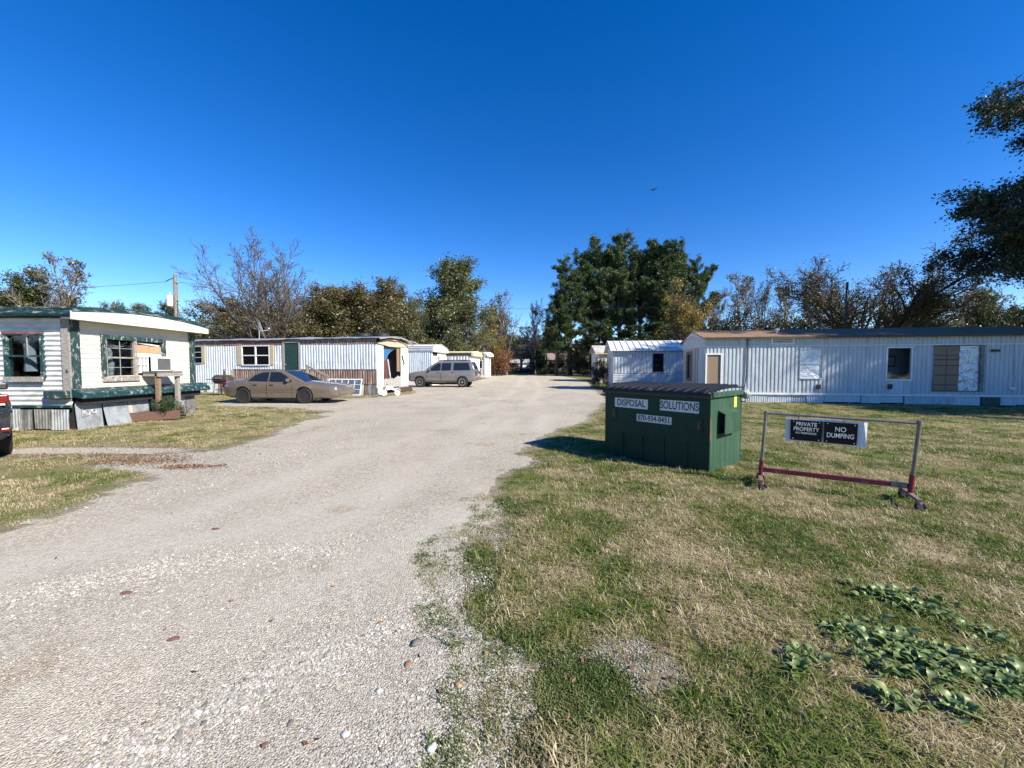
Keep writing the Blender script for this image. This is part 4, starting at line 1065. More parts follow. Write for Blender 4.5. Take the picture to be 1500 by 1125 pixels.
for i in range(5):
    for j in range(3):
        b = MB(); b.fbox(lean, .076 + i * .386, .432 + i * .386, -.011, -.007, .064 + j * .257, .292 + j * .257); b.build("pane", M_bluepane, Ls)

# ---- blue-white home behind the grey wagon
A3 = R(-10)
H3 = empty("mobile_home", (-6.57, 32.0, 0), A3, "pale blue-white mobile home with louvred window behind the grey wagon", "mobile home", "mobile homes")
b = MB(); siding(b, FF, -10, -2.6, .5, 2.85, [(-2.0, -1.4, 0, 0)], 'h', .2, .02, seed=1); b.build("lap_wall", M_grey, H3)
b = MB(); siding(b, FF, -2.595, 0, .5, 2.75, (), 'v', .17, .03, seed=2, dent=.015); b.build("ribbed_wall", M_corr, H3)
boxo("trim_strip", M_white, H3, -2.62, 0, -.05, -.001, 2.755, 2.84); boxo("trim_strip", M_white, H3, -2.66, -2.60, -.05, -.001, .5, 2.75)
b = MB(); siding(b, FF, -10, -2.9, .5, 1.35, (), 'v', .2, .02, base=.03, seed=3); b.build("lower_band", M_corr, H3)
window(H3, FF, -3.6, -2.92, 1.45, 2.5, M_white, M_darkglass, fw=.05, rows=3, pane_o=.03, proud=.06)
boxo("fascia", M_grey, H3, -10, .1, -.10, -.03, 2.86, 3.22); boxo("fascia_cap", M_white, H3, -10, .12, -.13, -.101, 3.1, 3.27)
b = MB(); siding(b, FE, 0, 3.4, .3, 2.75, [(.15, 1.2, 2.45, 2.74)], 'h', .25, .012, seed=4); b.build("end_wall", M_white, H3)
boxo("end_recess", M_dark, H3, -.06, -.03, .15, 1.25, 2.4, 2.75)
b = MB(); b.poly([(.0, -.1, 2.76), (.0, -.1, 3.2), (.0, .3, 3.34), (.0, 1.6, 3.40), (.0, 3.1, 3.12), (.0, 3.5, 2.85), (.0, 3.5, 2.76)], (.22, 0, 0)); b.build("gable_cap", M_white, H3, bevel=.03)
roofsheet("roof", M_whiteroof, H3, [(-.16, 3.26), (.4, 3.40), (1.7, 3.46), (3.0, 3.2), (3.6, 2.9)], -10.1, .25, .04, sag=.02)
walls(H3, 3.4, 10, -1, .5, 3.2, M_white)
boxo("meter_box", M_alu, H3, .02, .14, 1.05, 1.45, 1.7, 2.1, bevel=.01); boxo("meter_box", M_greywood, H3, .02, .12, 1.9, 2.2, 1.75, 2.05, bevel=.01); boxo("wall_box", M_beige, H3, .02, .16, .35, 1.0, 1.25, 1.6, bevel=.01); boxo("vent_cover", M_greywood, H3, .02, .10, 1.2, 1.6, 2.2, 2.42)
boxo("skirt", M_white, H3, -10, 0, -.02, .02, 0, .5); boxo("skirt", M_white, H3, -.02, .015, .03, 3.4, 0, .3)
# ---- cream-topped home
z4 = gz(-4.4, 43)
H4 = empty("mobile_home", (-4.42, 42.0, z4), A3, "mobile home with yellowed cream roof cap, fourth along the left side", "mobile home", "mobile homes")
b = MB(); siding(b, FF, -10, 0, .4, 2.62, (), 'v', .34, .045, seed=8); b.build("long_wall", M_corr, H4)
for k in range(4): boxo("batten", M_white, H4, -.95 * k - .5, -.95 * k - .38, -.08, -.047, .4, 2.6)
b = MB(); siding(b, FF, -10, .05, 2.66, 3.0, (), 'v', .2, .03, seed=9, base=.02); b.build("fascia", M_brown, H4)
roofsheet("roof", M_yellow, H4, [(-.2, 3.04), (.2, 3.16), (1.8, 3.24), (3.4, 3.1), (3.85, 2.9)], -10.1, .2, .05)
b = MB(); b.poly([(.0, -.15, 2.62), (.0, -.18, 3.0), (.0, .2, 3.15), (.0, 1.8, 3.22), (.0, 3.4, 3.05), (.0, 3.8, 2.75), (.0, 3.8, 2.62)], (.35, 0, 0)); b.build("gable_cap", M_yellow, H4, bevel=.08)
b = MB(); siding(b, FE, 0, 3.65, .2, 2.62, (), 'h', .25, .01, seed=4); b.build("end_wall", M_white, H4)
window(H4, FE, 1.0, 2.0, 1.2, 2.3, M_white, M_darkglass, fw=.06, rows=2)
walls(H4, 3.65, 10, -1, .4, 3.0, M_white)
boxo("skirt", M_white, H4, -10, 0, -.02, .02, -.1, .4); boxo("skirt", M_white, H4, -.02, .015, .03, 3.6, -.1, .2)
# ---- farthest left home
z5 = gz(-3.6, 51)
H5 = empty("mobile_home", (-3.5, 51.0, z5), A3, "white mobile home with rounded roof cap at the far end of the lane", "mobile home", "mobile homes")
b = MB(); siding(b, FF, -9, 0, .35, 2.75, [(-.9, -.4, 1.2, 2.2)], 'v', .4, .05, seed=8); b.build("long_wall", M_grey, H5)
window(H5, FF, -.95, -.35, 1.15, 2.25, M_white, M_darkglass, fw=.08, rows=1)
b = MB(); siding(b, FE, 0, 3.2, .35, 2.75, (), 'h', .3, .01, seed=5); b.build("end_wall", M_white, H5)
window(H5, FE, .8, 1.5, 1.0, 2.4, M_white, M_darkglass, fw=.08, rows=2); window(H5, FE, 2.2, 2.7, .7, 2.5, M_red, M_darkglass, fw=.1, rows=1)
b = MB(); b.poly([(.0, -.1, 2.75), (.0, -.1, 3.1), (.0, .4, 3.3), (.0, 1.6, 3.38), (.0, 2.9, 3.25), (.0, 3.35, 3.0), (.0, 3.35, 2.75)], (.4, 0, 0)); b.build("gable_cap", M_white, H5, bevel=.1)
roofsheet("roof", M_whiteroof, H5, [(-.15, 3.14), (.4, 3.33), (1.6, 3.42), (2.9, 3.28), (3.4, 3.0)], -9, .05, .04)
walls(H5, 3.2, 9, -1, .35, 3.1, M_white); boxo("fascia", M_white, H5, -9, 0, -.07, -.055, 2.76, 3.12)
b = MB()
for k in range(6): b.hexa([(.03, .1 + k * .5, -.2), (.08, .1 + k * .5, -.2), (.08, .56 + k * .5, -.2), (.03, .56 + k * .5, -.2), (.0, .1 + k * .5, .36), (.03, .1 + k * .5, .36), (.03, .56 + k * .5, .36), (.0, .56 + k * .5, .36)])
b.build("skirt", M_white, H5); boxo("skirt", M_white, H5, -9, 0, -.02, .02, -.2, .35)

# ---- long pale home on the right
A6 = R(-10); W6 = 3.69; L6 = 12.7
K = empty("mobile_home", (8.41, 17.0, 0), A6, "long pale grey ribbed mobile home with brown roof and foil in its windows", "mobile home", "mobile homes")
h6 = [(.084, .64, .55, 2.04), (3.72, 4.56, 1.03, 2.25), (6.86, 7.74, .99, 2.30), (8.5, 10.1, .57, 2.34)]
FM = endm(0)
b = MB(); siding(b, FF, 0, L6, .43, 2.38, h6, 'v', .152, .026, seed=11, dent=.012); b.build("ribbed_wall", M_grey, K)
b = MB(); siding(b, FF, 0, L6, 2.42, 2.76, [(2.62, 3.44, 2.48, 2.71)], 'v', .152, .024, seed=12, dent=.005, base=.012); b.build("upper_band", M_grey, K)
b = MB(); b.fbox(FF, 0, L6, .0, .05, 2.383, 2.417); b.build("trim_strip", M_white, K)
b = MB(); b.fbox(FF, 0, L6, .0, .055, .34, .425); b.build("sill_strip", M_white, K)
walls(K, W6, L6, 1, .43, 2.76, M_grey)
b = MB(); siding(b, FM, 0.01, 1.0, .43, 2.4, (), 'h', .4, .006, seed=13); b.build("end_wall", M_grey, K)
b = MB(); siding(b, FM, 1.003, W6, .43, 2.4, [(2.0, 2.9, .85, 2.25)], 'h', 1.0, .004, seed=13); b.build("end_wall", M_beige, K)
window(K, FM, 1.97, 2.93, .82, 2.28, M_plywood, M_darkglass, fw=.14, rows=1, proud=.04)
boxo("batten", M_beige, K, -.03, -.008, 1.4, 1.46, .45, 2.38); boxo("batten", M_beige, K, -.03, -.008, .98, 1.04, .45, 2.38)
b = MB(); b.poly([(-.02, -.03, 2.40), (-.02, W6 + .03, 2.40), (-.02, W6 + .03, 2.74), (-.02, W6 * .75, 2.94), (-.02, W6 / 2, 3.0), (-.02, W6 * .25, 2.94), (-.02, -.03, 2.74)], (.03, 0, 0)); b.build("arched_gable", M_grey, K)
b = MB(); b.poly([(-.06, -.1, 2.76), (-.06, W6 / 2, 3.20), (-.06, W6 + .1, 2.76), (-.06, W6 * .5, 3.01)], (.03, 0, 0)); b.build("gable_peak", M_white, K)
roofsheet("roof", M_shingle, K, [(-.22, 2.765), (W6 / 2, 3.25), (W6 + .22, 2.765)], -.12, L6 + .2, .045, sag=.012, nu=40)
b = MB(); b.bar((-.13, -.24, 2.745), (L6 + .2, -.24, 2.745), .02, .07); b.build("drip_edge", mat("dark_brown_edge", (.055, .038, .03), .6), K)
b = MB(); b.lathe([(.06, 0), (.06, .14), (.10, .15), (.10, .2), (0, .24)], 10, Matrix.Translation((3.2, .85, 2.98))); b.build("roof_vent", M_white, K)
# boarded door
b = MB(); b.fbox(FF, .02, .084, -.03, .045, .45, 2.10); b.fbox(FF, .64, .70, -.03, .045, .45, 2.10); b.fbox(FF, .084, .64, -.03, .045, 2.04, 2.10); b.build("door_frame", M_white, K)
b = MB(); b.fbox(FF, .088, .636, -.02, .0, .46, 2.03); b.build("door_board", M_plywood, K)
b = MB(); b.tube([FF(1.66, .06, 2.73), FF(1.66, .06, 1.2), FF(1.60, .06, .7), FF(1.52, .06, .35)], .022, 8); b.build("conduit", M_blacktrim, K)
# vent
b = MB(); b.fbox(FF, 2.58, 2.66, 0, .06, 2.46, 2.73); b.fbox(FF, 3.40, 3.48, 0, .06, 2.46, 2.73); b.fbox(FF, 2.66, 3.40, 0, .06, 2.67, 2.73); b.fbox(FF, 2.66, 3.40, 0, .06, 2.46, 2.52); v_ = b.build("vent", M_white, K)
for j in range(2): b = MB(); b.fbox(FF, 2.665, 3.395, .0, .03, 2.54 + j * .065, 2.575 + j * .065); b.build("louvre", M_white, v_)
boxo("vent_back", M_dark, v_, 2.62, 3.44, .01, .02, 2.48, 2.71)
# foil windows and the one with a picture inside
window(K, FF, 3.70, 4.58, 1.01, 2.27, M_alu, M_foil, fw=.03, rows=2, proud=.05, pane_o=.012)
boxo("outlet_box", M_blacktrim, K, 4.36, 4.50, -.09, -.03, .60, .79, bevel=.008); boxo("outlet_box", M_blacktrim, K, 6.93, 7.08, -.09, -.03, .62, .82, bevel=.008)
b = MB(); siding(b, FF, 6.98, 7.70, .44, .94, (), 'v', .152, .024, base=.012, seed=3); b.build("patch_panel", M_corr, K)
fw_ = window(K, FF, 6.83, 7.77, .96, 2.33, M_white, M_glass, fw=.06, rows=1, proud=.055, pane_o=.01)
boxo("room_back", mat("blue_grey_room", (.36, .42, .46), .8), fw_, 6.6, 8.1, .5, .52, .7, 2.5)
pic = MB(); pic.fbox(front(.49), 7.02, 7.52, 0, .02, 1.52, 1.98); po = pic.build("picture_frame", mat("dark_red_frame", (.09, .03, .025), .5), fw_)
boxo("picture", mat("faded_print", (.40, .42, .42), .6, vary=.5, vscale=9), fw_, 7.07, 7.47, .466, .4695, 1.57, 1.93)
# boarded window: tile-like boards and a foil strip
bw = MB(); bw.fbox(FF, 8.46, 8.50, -.02, .05, .53, 2.38); bw.fbox(FF, 10.03, 10.16, -.02, .06, .53, 2.38); bw.fbox(FF, 8.50, 10.03, -.02, .05, 2.34, 2.38); bw.fbox(FF, 8.50, 10.03, -.02, .05, .53, .57)
bwo = bw.build("window", M_galvold, K)
zr = [.575, .80, 1.19, 1.57, 1.80, 1.98, 2.335]; ar = [8.505, 8.93, 9.355]
for i in range(2):
    for j in range(6): b = MB(); b.fbox(FF, ar[i] + .009, ar[i + 1] - .009, .0, .022, zr[j] + .011, zr[j + 1] - .011); b.build("board", M_boardbrown, bwo)
boxo("board_backing", M_dark, bwo, 8.505, 9.355, .01, .02, .575, 2.335)
b = MB(); b.grid(lambda u, v: FF(9.37 + .655 * u, .005 + .03 * noise.noise((u * 4, v * 9, 7)) + .015 * noise.noise((u * 11, v * 20, 9)), .575 + 1.76 * v), 14, 34); b.build("foil", M_foil, bwo)
boxo("porch_lamp", M_blacktrim, K, 10.36, 10.58, -.16, -.03, 2.10, 2.19, bevel=.02); boxo("tap_box", M_alu, K, 11.0, 11.22, -.08, -.03, .62, .74, bevel=.01)
# skirting panels with a dark hatch
rk = random.Random(5); xx = 0.0
while xx < L6 - .1:
    w_ = rk.uniform(.55, 1.0)
    if xx < 10.13 < xx + w_ + .3: w_ = 10.13 - xx
    if abs(xx - 10.13) < .02: xx = 10.76; continue
    w_ = min(w_, L6 - xx)
    b = MB(); t_ = rk.uniform(-.015, .03); siding(b, front(.02), xx + .005, xx + w_ - .005, rk.uniform(.0, .06), .335, (), 'v', .09, .014, base=t_, seed=int(xx * 9), dent=.012); b.build("skirt_panel", rk.choice([M_corr, M_grey, M_corr]), K); xx += w_
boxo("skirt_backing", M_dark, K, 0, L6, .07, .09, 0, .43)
boxo("hatch", M_darkgreen, K, 10.14, 10.75, -.05, -.02, .01, .335)
boxo("skirt_end", M_grey, K, -.02, .01, .05, W6, 0, .43)

# ---- blue-grey home with white standing-seam roof
A7 = R(-8); W7 = 3.6; L7 = 12.
Q = empty("mobile_home", (6.50, 25.0, 0), A7, "blue-grey mobile home with white seamed metal roof behind the dumpster", "mobile home", "mobile homes")
b = MB(); siding(b, FF, 0, L7, 1.12, 2.56, [(2.46, 3.05, 1.25, 2.34)], 'v', .20, .02, seed=21); b.build("upper_wall", M_grey, Q)
b = MB(); siding(b, FF, 0, L7, .5, 1.11, (), 'h', .11, .02, seed=22); b.build("lower_wall", M_grey, Q)
window(Q, FF, 2.43, 3.08, 1.22, 2.37, M_blacktrim, M_darkglass, fw=.04, rows=3, bar=.03)
walls(Q, W7, L7, 1, .5, 2.6, M_grey)
b = MB(); siding(b, FM, 0, W7, .5, 2.58, [(1.2, 2.0, 1.1, 2.2)], 'h', .2, .012, seed=23); b.build("end_wall", M_whitewave, Q)
window(Q, FM, 1.15, 2.05, 1.05, 2.25, M_white, M_darkglass, fw=.06, rows=2)
b = MB(); b.poly([(-.02, -.05, 2.585), (-.02, W7 + .05, 2.585), (-.02, W7 / 2, 3.2)], (.03, 0, 0)); b.build("gable", M_white, Q)
roofsheet("roof", M_whiteroof, Q, [(-.25, 2.57), (W7 / 2, 3.30), (W7 + .25, 2.57)], -.25, L7 + .2, .04, nu=20)
for k in range(30):
    b = MB(); x_ = -.2 + k * .41; b.bar((x_, -.25, 2.59), (x_, W7 / 2, 3.32), .035, .04); b.build("roof_seam", M_whiteroof, Q)
boxo("eave_strip", mat("dark_eave", (.06, .065, .07), .6), Q, -.2, L7, -.24, -.03, 2.515, 2.56)
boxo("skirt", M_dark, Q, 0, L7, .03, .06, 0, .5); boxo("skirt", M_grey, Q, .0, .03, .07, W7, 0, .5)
boxo("vent_hood", M_grey, Q, .9, 1.15, -.07, -.025, 2.15, 2.25)
# ---- tan home beyond
z8 = gz(9, 40)
V = empty("mobile_home", (8.55, 38.9, z8), R(-3), "tan mobile home with patchy pale roof farthest along the right side", "mobile home", "mobile homes")
b = MB(); siding(b, FF, 0, 10, .3, 2.9, (), 'v', .28, .03, seed=31); b.build("long_wall", M_olive, V)
for k in range(5): boxo("batten", M_white if k == 0 else M_greywood, V, k * .62 + .02, k * .62 + .1, -.07, -.035, 0, 2.9)
b = MB(); siding(b, FM, 0, 4, .3, 2.9, (), 'h', .3, .012, seed=32); b.build("end_wall", M_white, V)
window(V, FM, 1.5, 2.3, 1.2, 2.4, M_white, M_darkglass, fw=.08, rows=2)
b = MB(); b.poly([(-.02, -.1, 2.9), (-.02, 4.1, 2.9), (-.02, 2.0, 3.6)], (.03, 0, 0)); b.build("gable", M_olive, V)
roofsheet("roof", mat("patchy_roof", (.50, .47, .43), .7, vary=.2, dirt=(.26, .12, .08), dirt_amt=.4, dscale=1.2), V, [(-.3, 2.95), (2.0, 3.75), (4.3, 2.95)], -.3, 10, .06)
boxo("fascia", M_tan, V, -.3, 10, -.31, -.02, 2.78, 2.92); boxo("skirt", M_olive, V, 0, 10, .02, .05, -.1, .3); boxo("skirt", M_white, V, .0, .02, .06, 4, -.1, .3)
walls(V, 4, 10, 1, .3, 2.95, M_olive)
# ---------------------------------------------------------------- dumpster
M_dgreen = mat("dumpster_green_shaded", (.004, .038, .022), .5, vary=.3, vscale=3, spec=.25, dirt=(.012, .042, .027), dirt_amt=.4, dscale=3.2, dstretch=(3, 3, .35), bump=.5, bscale=7)  # darker green carries the shade of the faces turned from the sun
M_dside = mat("dumpster_green_sunlit", (.017, .060, .033), .6, vary=.25, vscale=4, dirt=(.045, .095, .055), dirt_amt=.55, dscale=4, dstretch=(3, 3, .3), bump=.5, bscale=7)  # lighter copy of the same green, sunlight put into the colour
M_rust = mat("rust_scrape", (.13, .06, .035), .9, vary=.4, vscale=20)
M_lid = mat("black_plastic_lid", (.009, .009, .010), .42, vary=.15, spec=.3)
M_label = mat("white_sticker", (.62, .63, .62), .5, vary=.06, dirt=(.48, .48, .46), dirt_amt=.2)
M_ink = mat("navy_ink", (.02, .035, .05), .6)
DA = R(-50)
DU = empty("dumpster", (1.62, 6.73, .0), DA, "dark green steel dumpster with black ribbed lid and white lettered stickers", "dumpster")
DW, DD, DH = 1.76, 1.13, 1.09
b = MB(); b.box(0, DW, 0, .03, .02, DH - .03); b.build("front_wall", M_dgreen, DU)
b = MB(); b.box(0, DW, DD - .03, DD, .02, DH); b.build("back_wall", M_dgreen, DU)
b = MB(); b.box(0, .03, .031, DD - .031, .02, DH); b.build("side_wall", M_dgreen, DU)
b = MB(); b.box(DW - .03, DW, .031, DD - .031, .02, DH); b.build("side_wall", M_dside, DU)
b = MB(); b.box(.03, DW - .03, .03, DD - .03, .03, .06); b.build("floor", M_dgreen, DU)
b = MB(); b.box(-.03, DW + .028, -.045, -.002, DH - .03, DH + .045); b.build("front_rim", M_blacktrim, DU, bevel=.006)
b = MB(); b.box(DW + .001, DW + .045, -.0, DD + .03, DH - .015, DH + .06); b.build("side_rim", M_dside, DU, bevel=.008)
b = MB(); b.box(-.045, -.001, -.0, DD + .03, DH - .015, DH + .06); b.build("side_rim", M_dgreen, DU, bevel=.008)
for (xa, mm) in ((DW, M_rust),):
    b = MB(); b.hexa([(xa + .001, .002, .45), (xa + .003, .002, .45), (xa + .003, .03, .5), (xa + .001, .03, .5), (xa + .001, .002, .82), (xa + .003, .002, .82), (xa + .003, .022, .78), (xa + .001, .022, .78)]); b.build("rust_patch", mm, DU)
def lidz(u, v): return DH + .05 + .055 * v ** .8 + .03 * math.sin(math.pi * v) - .012 * noise.noise((u * 3, v * 2, 1))
for (ua, ub) in ((-.02, DW / 2 - .012), (DW / 2 + .012, DW + .0)):
    b = MB(); b.grid(lambda u, v: (ua + (ub - ua) * u, -.07 + (DD + .08) * v, lidz(ua + (ub - ua) * u, v)), 8, 10)
    o = b.build("lid", M_lid, DU, smooth=True); q = o.modifiers.new("s", 'SOLIDIFY'); q.thickness = .02
    for i in range(6):
        x_ = ua + (ub - ua) * (i + .55) / 6.1
        r_ = MB(); r_.grid(lambda u, v: (x_ + .052 * (u - .5), -.075 + (DD + .07) * v, lidz(x_, v) + .034 * math.sin(math.pi * u) ** .7 * min(1, v * 14 + .05) + .002), 6, 12)
        r_.build("lid_rib", M_lid, o, smooth=True, angle=60)
b = MB(); b.grid(lambda u, v: (-.02 + (DW + .04) * u, -.072 - .004 * v, DH + .05 - .035 * v), 8, 2); b.build("lid_lip", M_lid, DU)
# stickers
for nm, (xa, xb, za, zb), body, sz, sx in (("label_name", (.20, .81, .835, .99), "DISPOSAL", .150, .80), ("label_name", (1.016, 1.607, .842, 1.007), "SOLUTIONS", .165, .66), ("label_phone", (.617, 1.204, .636, .75), "870-934-8451", .118, .82)):
    b = MB(); b.box(xa, xb, -.005, -.001, za, zb); lo = b.build(nm, M_label, DU)
    text("lettering", body, sz, M_ink, lo, Matrix.Translation(((xa + xb) / 2, -.0058, (za + zb) / 2)) @ Matrix.Rotation(R(90), 4, 'X'), sx=sx, bold=.0022)
# fork pocket on the sunlit side
b = MB()
F_ = lambda y, o, z: (DW + o, y, z)
b.hexa([F_(.26, .088, .56), F_(.26, .100, .56), F_(.80, .100, .56), F_(.80, .088, .56), F_(.26, .088, .82), F_(.26, .100, .82), F_(.80, .100, .82), F_(.80, .088, .82)])
b.hexa([F_(.26, .0, .86), F_(.26, .100, .821), F_(.80, .100, .821), F_(.80, .0, .86), F_(.26, .0, .885), F_(.26, .100, .835), F_(.80, .100, .835), F_(.80, .0, .885)])
b.hexa([F_(.26, .0, .545), F_(.26, .100, .545), F_(.80, .100, .545), F_(.80, .0, .545), F_(.26, .0, .559), F_(.26, .100, .559), F_(.80, .100, .559), F_(.80, .0, .559)])
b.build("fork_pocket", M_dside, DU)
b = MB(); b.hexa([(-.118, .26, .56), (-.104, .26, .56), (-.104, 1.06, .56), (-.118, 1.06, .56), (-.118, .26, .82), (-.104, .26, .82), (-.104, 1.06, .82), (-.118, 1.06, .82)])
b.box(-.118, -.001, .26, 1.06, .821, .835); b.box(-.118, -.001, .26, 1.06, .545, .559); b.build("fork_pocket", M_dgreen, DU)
b = MB(); b.box(DW + .001, DW + .004, .82, .92, .89, 1.07); b.build("warning_sticker", mat("yellow_sticker", (.62, .56, .03), .5, dirt=(.5, .5, .42), dirt_amt=.3, dscale=12), DU)
for (xa, za, hh) in ((.13, .62, .14), (1.56, .58, .12)):
    b = MB(); b.box(xa, xa + .11, -.012, -.001, za, za + .2); b.build("bracket", M_dgreen, DU, bevel=.004)
    b = MB(); b.box(xa + .035, xa + .075, -.02, -.0125, za + .03, za + .03 + hh); b.build("hook", M_rust, DU)
for i in range(4): b = MB(); x_ = .32 + i * .36; b.box(x_, x_ + .06, -.016, -.001, .02, .42 - .03 * (i % 2)); b.build("stiffener", M_dgreen, DU, bevel=.006)
for (xa, xb) in ((.05, .2), (DW - .2, DW - .05)): boxo("skid", M_blacktrim, DU, xa, xb, .02, DD - .02, 0, .02)
# plastic bag caught under the lid
bm = bmesh.new(); bmesh.ops.create_icosphere(bm, subdivisions=4, radius=.07)
for v in bm.verts:
    v.co *= 1 + .30 * noise.noise(v.co * 14) + .15 * noise.noise(v.co * 40); v.co.z *= 1.15
me = bpy.data.meshes.new("plastic_bag"); bm.to_mesh(me); bm.free(); me.materials.append(mat("clear_grey_plastic", (.30, .33, .32), .3, vary=.4, vscale=20))
pb = bpy.data.objects.new("plastic_bag", me); COL.objects.link(pb)
cD = Matrix.Translation((1.62, 6.73, 0)) @ Matrix.Rotation(DA, 4, 'Z')
pb.location = cD @ Vector((DW + .045, DD + .02, 1.09)); tag(pb, "crumpled grey plastic bag caught under the dumpster lid at its back corner", "plastic bag")

# ---------------------------------------------------------------- rolling rack with the two signs
M_pipe = mat("grey_steel_pipe", (.20, .19, .18), .45, .5, vary=.3, dirt=(.17, .10, .07), dirt_amt=.45, dscale=8)
M_redpaint = mat("dark_red_paint", (.145, .012, .03), .45, vary=.3, dirt=(.28, .2, .2), dirt_amt=.2, dscale=14)
M_rubber = mat("caster_rubber", (.018, .018, .018), .8, vary=.3)
M_ruststeel = mat("rusty_steel", (.23, .17, .145), .7, .3, vary=.3, dirt=(.30, .11, .09), dirt_amt=.5, dscale=9)
RA = R(-29.9); RL = 1.385
RK = empty("rolling_rack", (3.16, 4.90, .0), RA, "rolling steel rack with dark red base bar and casters on the lawn", "rack")
gz0 = .015
for (x_, top, ln) in ((0, .95, .045), (RL, .92, .055)):
    b = MB(); b.tube([(x_ + ln * .28, 0, .31), (x_ + ln, 0, top)], .0185, 12); b.build("upright", M_pipe, RK, smooth=True)
    b = MB(); b.tube([(x_, 0, .10), (x_ + ln * .28, 0, .325)], .025, 12); b.build("upright_socket", M_redpaint, RK, smooth=True)
b = MB(); b.tube([(.02, 0, .925), (.0 + RL + .06, 0, .895)], .0145, 12); b.build("top_bar", M_pipe, RK, smooth=True)
b = MB(); b.bar((.03, 0, .205), (RL - .02, 0, .200), .03, .055); b.build("base_bar", M_redpaint, RK, bevel=.004)
b = MB(); b.bar((RL - .16, -.0, .2008), (RL - .03, -.0, .2004), .033, .058); b.build("bar_sleeve", M_pipe, RK)
for x_ in (0, RL):
    b = MB(); b.bar((x_, -.26, .115), (x_, .26, .115), .045, .03); b.build("foot_bar", M_ruststeel, RK, bevel=.004)
    for y_ in (-.235, .235):
        b = MB()
        b.lathe([(.03, 0), (.03, .02)], 12, Matrix.Translation((x_, y_, .08)))
        sw = .05
        for s_ in (-1, 1): b.hexa([(x_ - .018 + sw * .3, y_ + s_ * .022 - .002, .03), (x_ + .018 + sw * .3, y_ + s_ * .022 - .002, .03), (x_ + .018 + sw * .3, y_ + s_ * .022 + .002, .03), (x_ - .018 + sw * .3, y_ + s_ * .022 + .002, .03), (x_ - .028, y_ + s_ * .022 - .002, .08), (x_ + .028, y_ + s_ * .022 - .002, .08), (x_ + .028, y_ + s_ * .022 + .002, .08), (x_ - .028, y_ + s_ * .022 + .002, .08)])
        co_ = b.build("caster", M_ruststeel, RK)
        b = MB(); b.lathe([(.012, -.016), (.04, -.016), (.048, -.010), (.048, .010), (.04, .016), (.012, .016)], 20, Matrix.Translation((x_ + sw * .3, y_, .048)) @ Matrix.Rotation(R(90), 4, 'X')); b.build("wheel", M_rubber, co_, smooth=True)
# backing board and the two signs hang from the rack: things of their own
M_back = mat("white_backing_board", (.66, .68, .69), .5, vary=.06, dirt=(.48, .52, .54), dirt_amt=.25, dscale=5)
M_signblack = mat("sign_black", (.008, .008, .009), .55, vary=.1, spec=.15)
M_signwhite = mat("sign_lettering", (.72, .72, .70), .5)
cR = Matrix.Translation((3.16, 4.90, 0)) @ Matrix.Rotation(RA, 4, 'Z') @ Matrix.Rotation(R(1.2), 4, 'Y')
def hung(name, label, cat, M):
    t = empty(name, M.translation, 0, label, cat); t.rotation_euler = M.to_euler(); return t
BB = hung("backing_board", "white sheet board hung from the top bar of the rolling rack behind two signs", "board", cR)
b = MB(); b.grid(lambda u, v: (.236 + .767 * u, .012 + .01 * math.sin(u * 3 + v) + (.03 * max(0, u - .92) / .08), .605 + .285 * v - .004 * math.sin(9 * u)), 14, 5); o = b.build("sheet", M_back, BB); q = o.modifiers.new("s", 'SOLIDIFY'); q.thickness = .004
for x_ in (.36, .79): b = MB(); b.tube([(x_, .014, .90), (x_ + .004, -.006, .955), (x_ - .004, .014, .93), (x_, .004, .87)], .003, 5); b.build("wire_tie", M_blacktrim, BB)
for (xa, xb, lines, lab) in ((.281, .592, (("PRIVATE", .064, .072, .86), ("PROPERTY", .064, .012, .82), ("NO TRESPASSING", .034, -.036, .76)), "black sign with white letters reading private property, left on the rack"), (.606, .912, (("NO", .078, .040, .84), ("DUMPING", .076, -.034, .74)), "black sign with white letters reading no dumping, right on the rack")):
    sg = hung("sign", lab, "sign", cR)
    b = MB(); b.hexa([(xa + .006, -.008, .622), (xb - .002, -.008, .622), (xb - .002, -.003, .622), (xa + .006, -.003, .622), (xa, -.008, .868), (xb, -.008, .868), (xb, -.003, .868), (xa, -.003, .868)]); p_ = b.build("plate", M_signblack, sg)
    for (t_, sz, dz, sx) in lines: text("lettering", t_, sz, M_signwhite, p_, Matrix.Translation(((xa + xb) / 2, -.009, .748 + dz)) @ Matrix.Rotation(R(90), 4, 'X'), sx=sx, bold=.0009 if sz > .05 else .0004)
    for (dx_, zz) in ((.03, .85), (.28, .85), (.03, .64), (.28, .64)): b = MB(); b.lathe([(.0, 0), (.006, .0), (.004, .003), (0, .004)], 8, Matrix.Translation((xa + dx_, -.008, zz)) @ Matrix.Rotation(R(90), 4, 'X')); b.build("rivet", M_alu, p_)

# ---------------------------------------------------------------- cars
def bool_cut(o, cutters):
    for c in cutters:
        m = o.modifiers.new("cut", 'BOOLEAN'); m.operation = 'DIFFERENCE'; m.solver = 'EXACT'; m.object = c
    o.parent, par = None, o.parent
    bpy.context.view_layer.update()
    dg = bpy.context.evaluated_depsgraph_get()
    me = bpy.data.meshes.new_from_object(o.evaluated_get(dg))
    o.parent = par
    o.modifiers.clear(); o.data = me
    for c in cutters: bpy.data.objects.remove(c)
    me.shade_smooth(); me.set_sharp_from_angle(angle=R(38))

